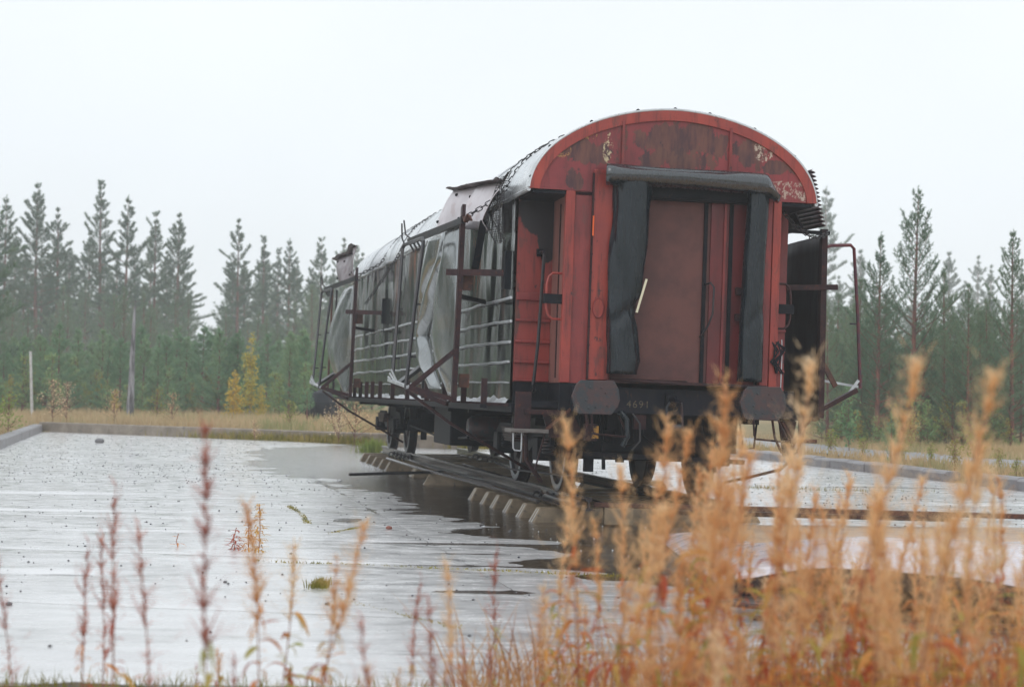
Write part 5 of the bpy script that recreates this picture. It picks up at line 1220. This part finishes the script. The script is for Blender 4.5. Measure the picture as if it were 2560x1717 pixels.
#FWLIST
for v_, x_, y_, h_, lab_, g_ in (
    (5, -1.586, 6.5, 0.856, 'thin reddish seed stalk standing nearest the left border', 'single stems on the left'),
    (6, -1.452, 6.7, 0.868, 'second thin seed stalk from the left border', 'single stems on the left'),
    (5, -1.43, 7, 0.873, 'short thin stalk just left of the tallest thin one', 'single stems on the left'),
    (6, -1.261, 6.3, 1.072, 'tall thin red seed stalk in the left quarter', 'single stems on the left'),
    (5, -1.053, 5.9, 0.981, 'thin tan-brown seed stalk between the thin ones and the dark red one', 'single stems on the left'),
    (7, -0.726, 5.0, 1.275, 'tall dark red fireweed with blackish dried leaves, left of centre', 'single stems on the left'),
    (2, -0.737, 6.2, 1.027, 'tan seed head right of the orange joint weed', 'single stems on the left'),
    (4, -0.779, 6.8, 0.859, 'lower tan seed head beside the leaning ones', 'single stems on the left'),
    (1, -0.623, 6.0, 0.988, 'tan fireweed leaning towards the right, left of centre', 'single stems on the left'),
    (3, -0.613, 6.4, 0.85, 'drooping tan stalk with curly leaves below the leaning one', 'single stems on the left'),
    (5, -0.366, 5.6, 0.76, 'short faint reddish stalk at the bottom, left of centre', 'single stems on the left'),
    (6, -0.36, 6.8, 0.761, 'faint thin stalk at the bottom centre left', 'single stems on the left'),
    (5, -0.197, 5.6, 0.797, 'short reddish stalk at the bottom centre', 'single stems on the left'),
    (2, -0.153, 6.0, 0.87, 'tan seed head at the bottom centre', 'single stems on the left'),
    (6, -0.045, 7.6, 0.818, 'thin pink stalk against the light slab left of the dark puddle', 'single stems on the left'),
    (0, 0.186, 7.4, 0.978, 'tan seed head rising beside the near sleepers', 'tall seed heads on the right'),
    (2, 0.317, 6.8, 0.95, 'seed head just right of the near sleepers', 'tall seed heads on the right'),
    (1, 0.408, 6.2, 1.265, 'pink-tipped seed head in front of the left buffer step', 'tall seed heads on the right'),
    (0, 0.477, 6.0, 1.307, 'pink-tipped seed head below the coupling hook', 'tall seed heads on the right'),
    (3, 0.408, 7.0, 1.092, 'seed head between the two pink-tipped ones and the sleepers', 'tall seed heads on the right'),
    (0, 0.577, 5.5, 1.429, 'tall seed head with curly pods in front of the buffer beam', 'tall seed heads on the right'),
    (3, 0.643, 6.8, 1.119, 'lower seed head left of the tall curly one', 'tall seed heads on the right'),
    (2, 0.775, 6.6, 1.267, 'slim seed head between the tall curly one and the right buffer', 'tall seed heads on the right'),
    (1, 0.787, 5.9, 1.479, 'tall leaning seed head in front of the right buffer', 'tall seed heads on the right'),
    (4, 0.902, 7.2, 1.139, 'short seed head below the right buffer', 'tall seed heads on the right'),
    (1, 0.839, 5.3, 1.485, 'tall pale-tipped seed head leaning in front of the black inner panel', 'tall seed heads on the right'),
    (3, 1.032, 7.0, 1.056, 'seed head below the bent rusty rod', 'tall seed heads on the right'),
    (1, 0.914, 4.8, 1.448, 'largest and nearest seed head, leaning right beside the tall right pine', 'tall seed heads on the right'),
    (4, 1.181, 6.8, 1.068, 'seed head left of the foot of the largest one', 'tall seed heads on the right'),
    (0, 1.348, 6.0, 1.288, 'whitish-tipped upright seed head near the kerb gap', 'tall seed heads on the right'),
    (3, 1.664, 7.2, 0.976, 'thin seed head right of the whitish-tipped one', 'tall seed heads on the right'),
    (1, 1.359, 5.4, 1.414, 'tall seed head near the right border above the kerb', 'tall seed heads on the right'),
    (2, 1.6, 6.6, 1.149, 'seed head left of the tall one at the right border', 'tall seed heads on the right'),
    (0, 1.545, 6.0, 1.125, 'seed head touching the right border', 'tall seed heads on the right'),
    (3, 1.386, 7.0, 0.999, 'seed head above the rusty rail, right of the largest one', 'tall seed heads on the right'),
    (4, 1.353, 6.4, 0.907, 'leafy stem with a green-yellow top over the pinkish sheet', 'tall seed heads on the right'),
    (3, 0.585, 6.9, 1.023, 'seed head in front of the near wheels', 'tall seed heads on the right'),
    (4, 0.474, 6.4, 0.943, 'low seed head over the dark puddle end', 'tall seed heads on the right'),
    (8, 1.027, 6.3, 0.924, 'red-leaved stem over the tan board', 'tall seed heads on the right'),
    (8, 1.121, 6.2, 0.851, 'orange-leaved stem over the pinkish sheet', 'tall seed heads on the right'),
):
    put_fw(v_, x_, y_, h_, lab_, g_)
for v_, x_, y_, h_ in ((4, 0.584, 7.02, 0.775), (4, 0.93, 5.16, 1.061), (4, 0.521, 5.81, 0.649), (4, 1.133, 7.04, 0.769), (0, 0.45, 5.49, 0.714), (2, 1.554, 7.52, 0.892), (4, 0.507, 5.02, 0.792), (0, 1.473, 8.49, 0.65), (4, 1.003, 8.02, 0.655), (8, 1.252, 5.28, 1.016), (8, 0.67, 7.52, 0.537), (0, 1.073, 8.15, 0.578), (2, 1.443, 8.43, 0.498), (4, 2.038, 8.76, 0.476), (3, 1.219, 6.17, 0.792), (8, 1.151, 5.72, 0.73), (4, 0.497, 5.15, 0.78), (4, 0.304, 8.02, 0.534), (3, 0.076, 6.57, 0.684), (3, 0.157, 7.3, 0.726), (8, 1.385, 8.5, 0.707), (2, 1.604, 6.11, 0.984), (8, 2.191, 8.69, 0.696), (3, 0.303, 5.07, 0.783), (0, 0.633, 5.44, 0.745), (3, 0.98, 6.93, 0.669), (0, 1.538, 8.57, 0.579), (0, 1.408, 7.69, 0.452), (2, 1.792, 6.93, 0.722), (0, 1.902, 8.75, 0.673), (3, 1.312, 7.37, 0.901), (8, 1.077, 7.55, 0.744), (2, 1.027, 4.99, 1.058), (3, 1.501, 5.88, 0.857), (8, 0.371, 5.62, 0.756), (2, 0.641, 6.37, 0.67), (8, 1.944, 7.57, 0.862), (0, 1.113, 5.95, 0.893), (3, 0.983, 5.28, 0.857), (4, 1.11, 5.78, 0.731), (4, 0.271, 7.79, 0.623), (8, 0.733, 7.97, 0.864), (8, 0.852, 8.16, 0.573), (3, 0.899, 8.13, 0.829), (8, 1.128, 6.54, 0.764), (0, 1.049, 7.37, 0.788), (4, 0.118, 6.51, 0.752), (0, 2.094, 8.33, 0.356), (2, 1.445, 8.74, 0.444), (8, 1.699, 8.16, 0.54), (8, 1.354, 8.37, 0.407), (8, 0.281, 5.85, 0.861), (2, 2.028, 8.41, 0.564), (8, 0.787, 5.37, 0.878), (3, 1.315, 6.95, 0.773), (4, 0.656, 5.88, 0.692), (3, 1.143, 5.14, 0.997), (8, 1.287, 8.09, 0.794), (2, 1.984, 8.04, 0.475), (8, 1.054, 7.13, 0.759), (2, 0.63, 7.31, 0.681), (2, 1.142, 7.93, 0.889), (4, 1.089, 5.08, 1.056), (4, 2.12, 8.23, 0.84), (0, 0.64, 6.13, 0.862), (3, 1.081, 6.31, 0.917), (0, 0.719, 5.4, 1.045), (4, 1.555, 7.11, 0.929), (2, 1.398, 7.95, 0.7), (4, 1.185, 6.58, 0.821), (0, 1.296, 6.13, 0.639), (3, 0.829, 5.86, 0.819), (2, 1.274, 5.78, 0.983), (8, 1.589, 6.36, 0.635), (0, 0.372, 7.59, 0.405), (3, 1.478, 7.76, 0.628), (8, 1.713, 7.69, 0.682), (3, 1.086, 5.07, 1.043), (3, 1.201, 6.37, 0.66), (4, 1.232, 5.37, 0.768), (3, 1.964, 8.61, 0.541), (8, 0.147, 7.89, 0.511), (2, 0.346, 7.82, 0.377), (3, 1.35, 8.29, 0.775), (0, 0.472, 5.6, 0.941), (0, 0.636, 7.24, 0.496)):
    put_fw(v_, x_, y_, h_, 'orange-brown fireweed in the dense clump at lower right', 'dense fireweed clump at lower right')
for v_, x_, y_, h_ in ((5, -0.044, 5.86, 0.637), (5, -0.179, 6.36, 0.488), (4, -1.109, 7.69, 0.384), (5, -1.198, 7.77, 0.313), (4, -0.399, 5.58, 0.608), (8, -1.14, 7.82, 0.347), (8, -0.392, 6.87, 0.431), (5, -0.122, 5.95, 0.633), (5, -0.802, 5.87, 0.599), (5, -0.319, 7.98, 0.404)):
    put_fw(v_, x_, y_, h_, 'low reddish fireweed at the bottom edge left of the dense clump', 'low fireweed along the bottom edge')
for v_, x_, y_, h_ in ((1, 0.846, 6.91, 1.16), (2, 1.561, 7.13, 0.876), (2, 1.159, 6.24, 0.978), (0, 1.149, 7.2, 1.109), (1, 0.254, 5.2, 1.088), (0, 0.925, 7.13, 1.204), (0, 0.734, 5.56, 1.091), (1, 1.251, 6.97, 1.111), (1, 0.467, 5.35, 1.229), (0, 0.559, 5.45, 1.151), (2, 1.079, 6.31, 1.037), (3, 0.715, 7.01, 1.168), (2, 0.256, 6.16, 1.296), (0, 0.648, 7.15, 1.116), (0, 1.039, 7.13, 1.051), (0, 0.658, 7.2, 1.204), (3, 0.688, 5.26, 1.061), (2, 1.731, 7.07, 1.105), (2, 0.375, 6.23, 1.152), (0, 0.661, 6.42, 1.292)):
    put_fw(v_, x_, y_, h_, 'tan seed head rising out of the dense clump in front of the wagon end', 'dense fireweed clump at lower right')
# small fireweed growing in a slab joint
for x, y, h, v, nm in ((-2.32, 16.95, .20, 4, 'small reddish weed growing in the slab joint, left of the taller one'), (-2.10, 16.75, .42, 3, 'bushy orange weed growing in the slab joint left of centre'), (-2.2, 16.85, .26, 8, 'small red weed between the two others in the slab joint'), (-2.85, 17.2, .13, 6, 'tiny dry stalk in the slab joint at left')):
    r = thing('joint_weed', nm, 'weed', (x, y, .0), random.random() * 6, 'weeds in the slab joint', 1)
    m = MB(); rd = random.Random(int(h * 100)); m2 = MB()
    m2.tube([(0, 0, 0), (.02, .01, h * .5), (.0, .0, h)], .004, 5); m2.build('stem', M_stem, None).parent = r
    for i in range(int(230 * h) if h > .15 else 5):
        z = h * rd.uniform(.05, 1); a = rd.random() * 6.283; L = (.05 + .10 * (1 - z / h)) * rd.uniform(.6, 1.1); lm_ = leaf_mesh(L, .012, rd.uniform(.1, .9), i); ca, sa = math.cos(a), math.sin(a)
        m.add([(x_ * ca - y_ * sa, x_ * sa + y_ * ca, zz + z) for x_, y_, zz in lm_.v], lm_.f)
    o = m.build('foliage', M_fleaf, None); o.parent = r
# undergrowth below the fireweed
def ug():
    while True:
        y = random.uniform(4.6, 9.2); px = 1150 + 1500 * random.random() ** .75; x = xat(px, y); return (x, y, 0.)
blades(6500, ug, .10, .48, .008, M_dgrass, 'brown_undergrowth', 1.0)
def ug2():
    y = random.uniform(8.6, 9.2); return (xat(random.uniform(-80, 1300), y), y, 0.)
blades(1100, ug2, .03, .12, .005, M_moss, 'short_edge_grass', .6)

# ------------------------------------------------------------------ where each repeat stands, said in its label
def sight(o): return 1280 + o.location.x / o.location.y * 4977.8
def where(px, marks):
    for lim, w in marks:
        if px < lim: return w
    return marks[-1][1]
LW = [(70, 'left of the white stake'), (190, 'between the white stake and the tallest pine'), (345, 'between the tallest pine and the grey snag'), (470, 'right of the grey snag'), (560, 'below the gap in the wood'), (690, 'around the yellow birches'), (5000, 'beside the far end of the wagon')]
RW = [(2170, 'just right of the maroon tube'), (2250, 'left of the tallest right pine'), (2340, 'below the tallest right pine'), (2450, 'right of the tallest right pine'), (9000, 'near the right picture border')]
CL = [(1330, 'left end of the clump'), (1480, 'below the near left wheels'), (1640, 'below the coupling hook'), (1800, 'below the right end wheels'), (1960, 'below the right buffer'), (2120, 'below the black side panel'), (2290, 'below the tallest right pine'), (9000, 'at the right picture border')]
LOOK = {}
for o in list(SC.objects):
    g = o.get('group')
    if not g or o.parent: continue
    if g == 'young pines in front of the left wood':
        o['label'] = ('knee-high' if o.scale.z < .62 else 'low' if o.scale.z < .8 else 'taller') + ' young green pine ' + where(sight(o), LW) + (', front row' if o.location.y < 80 else ', second row')
    elif g == 'hazy pines in the second rank on the left': o['label'] = ('taller' if o.scale.z > 1.12 else 'lower') + ' hazy pine in the back rank, ' + where(sight(o), LW)
    elif g == 'mid-height pines in the left wood': o['label'] = ('tall' if o.scale.z > .85 else 'low') + ' mid-green filler pine ' + where(sight(o), LW) + (', nearer' if o.location.y < 120 else ', farther')
    elif g == 'leafy brush at the foot of the left wood': o['label'] = ('tall' if o.scale.z > .75 else 'low') + ' pale green leafy brush ' + where(sight(o), LW)
    elif g == 'young pines in the right thicket': o['label'] = ('tall' if o.scale.z > .44 else 'short') + ' green young pine in the thicket ' + where(sight(o), RW)
    elif g == 'mid-height pines in the right wood': o['label'] = ('tall' if o.scale.z > .6 else 'low') + ' mid-green filler pine ' + where(sight(o), RW)
    elif g == 'hazy filler pines on the right': o['label'] = ('tall' if o.scale.z > .9 else 'low') + ' hazy far pine ' + where(sight(o), RW)
    elif g == 'leafy brush at the foot of the right wood': o['label'] = ('tall' if o.scale.z > .5 else 'low') + ' pale green leafy brush ' + where(sight(o), RW)
    elif g in ('dense fireweed clump at lower right', 'unsorted seed heads above the clump'):
        lk = {'seed_head': 'tan-headed'}; hd = o.children[1].data.name if len(o.children) > 1 else ''
        n_lv = sum(1 for c in o.children if c.name.startswith('leaf')); w = 'leafy low' if n_lv >= 26 else 'leafy' if n_lv >= 20 else 'sparse-leaved'
        hgt_ = o.scale.z * (1.4 if n_lv < 20 else 1.1); o['label'] = w + (' tan fireweed head, ' if hgt_ > 1 else ' orange-brown fireweed, ') + ('front row, ' if o.location.y < 6.3 else 'back row, ') + where(sight(o), CL)
    elif g == 'low fireweed along the bottom edge': o['label'] = 'low reddish fireweed at the bottom edge, ' + ('left of' if sight(o) < 900 else 'under') + ' the dark puddle' + (', front' if o.location.y < 6.6 else ', back')

# ================================================================== HAZE
m = MB(); m.box(-310, 310, -130, 330, -1.2, 24.5)
k = NB('haze_air'); k.nt.nodes.remove(k.b); pv = k.n('ShaderNodeVolumePrincipled'); pv.inputs['Color'].default_value = (.93, .97, 1, 1); pv.inputs['Density'].default_value = .0015
k.l(pv.outputs[0], k.out.inputs['Volume']); o = m.build('haze', k.m); o['kind'] = 'stuff'
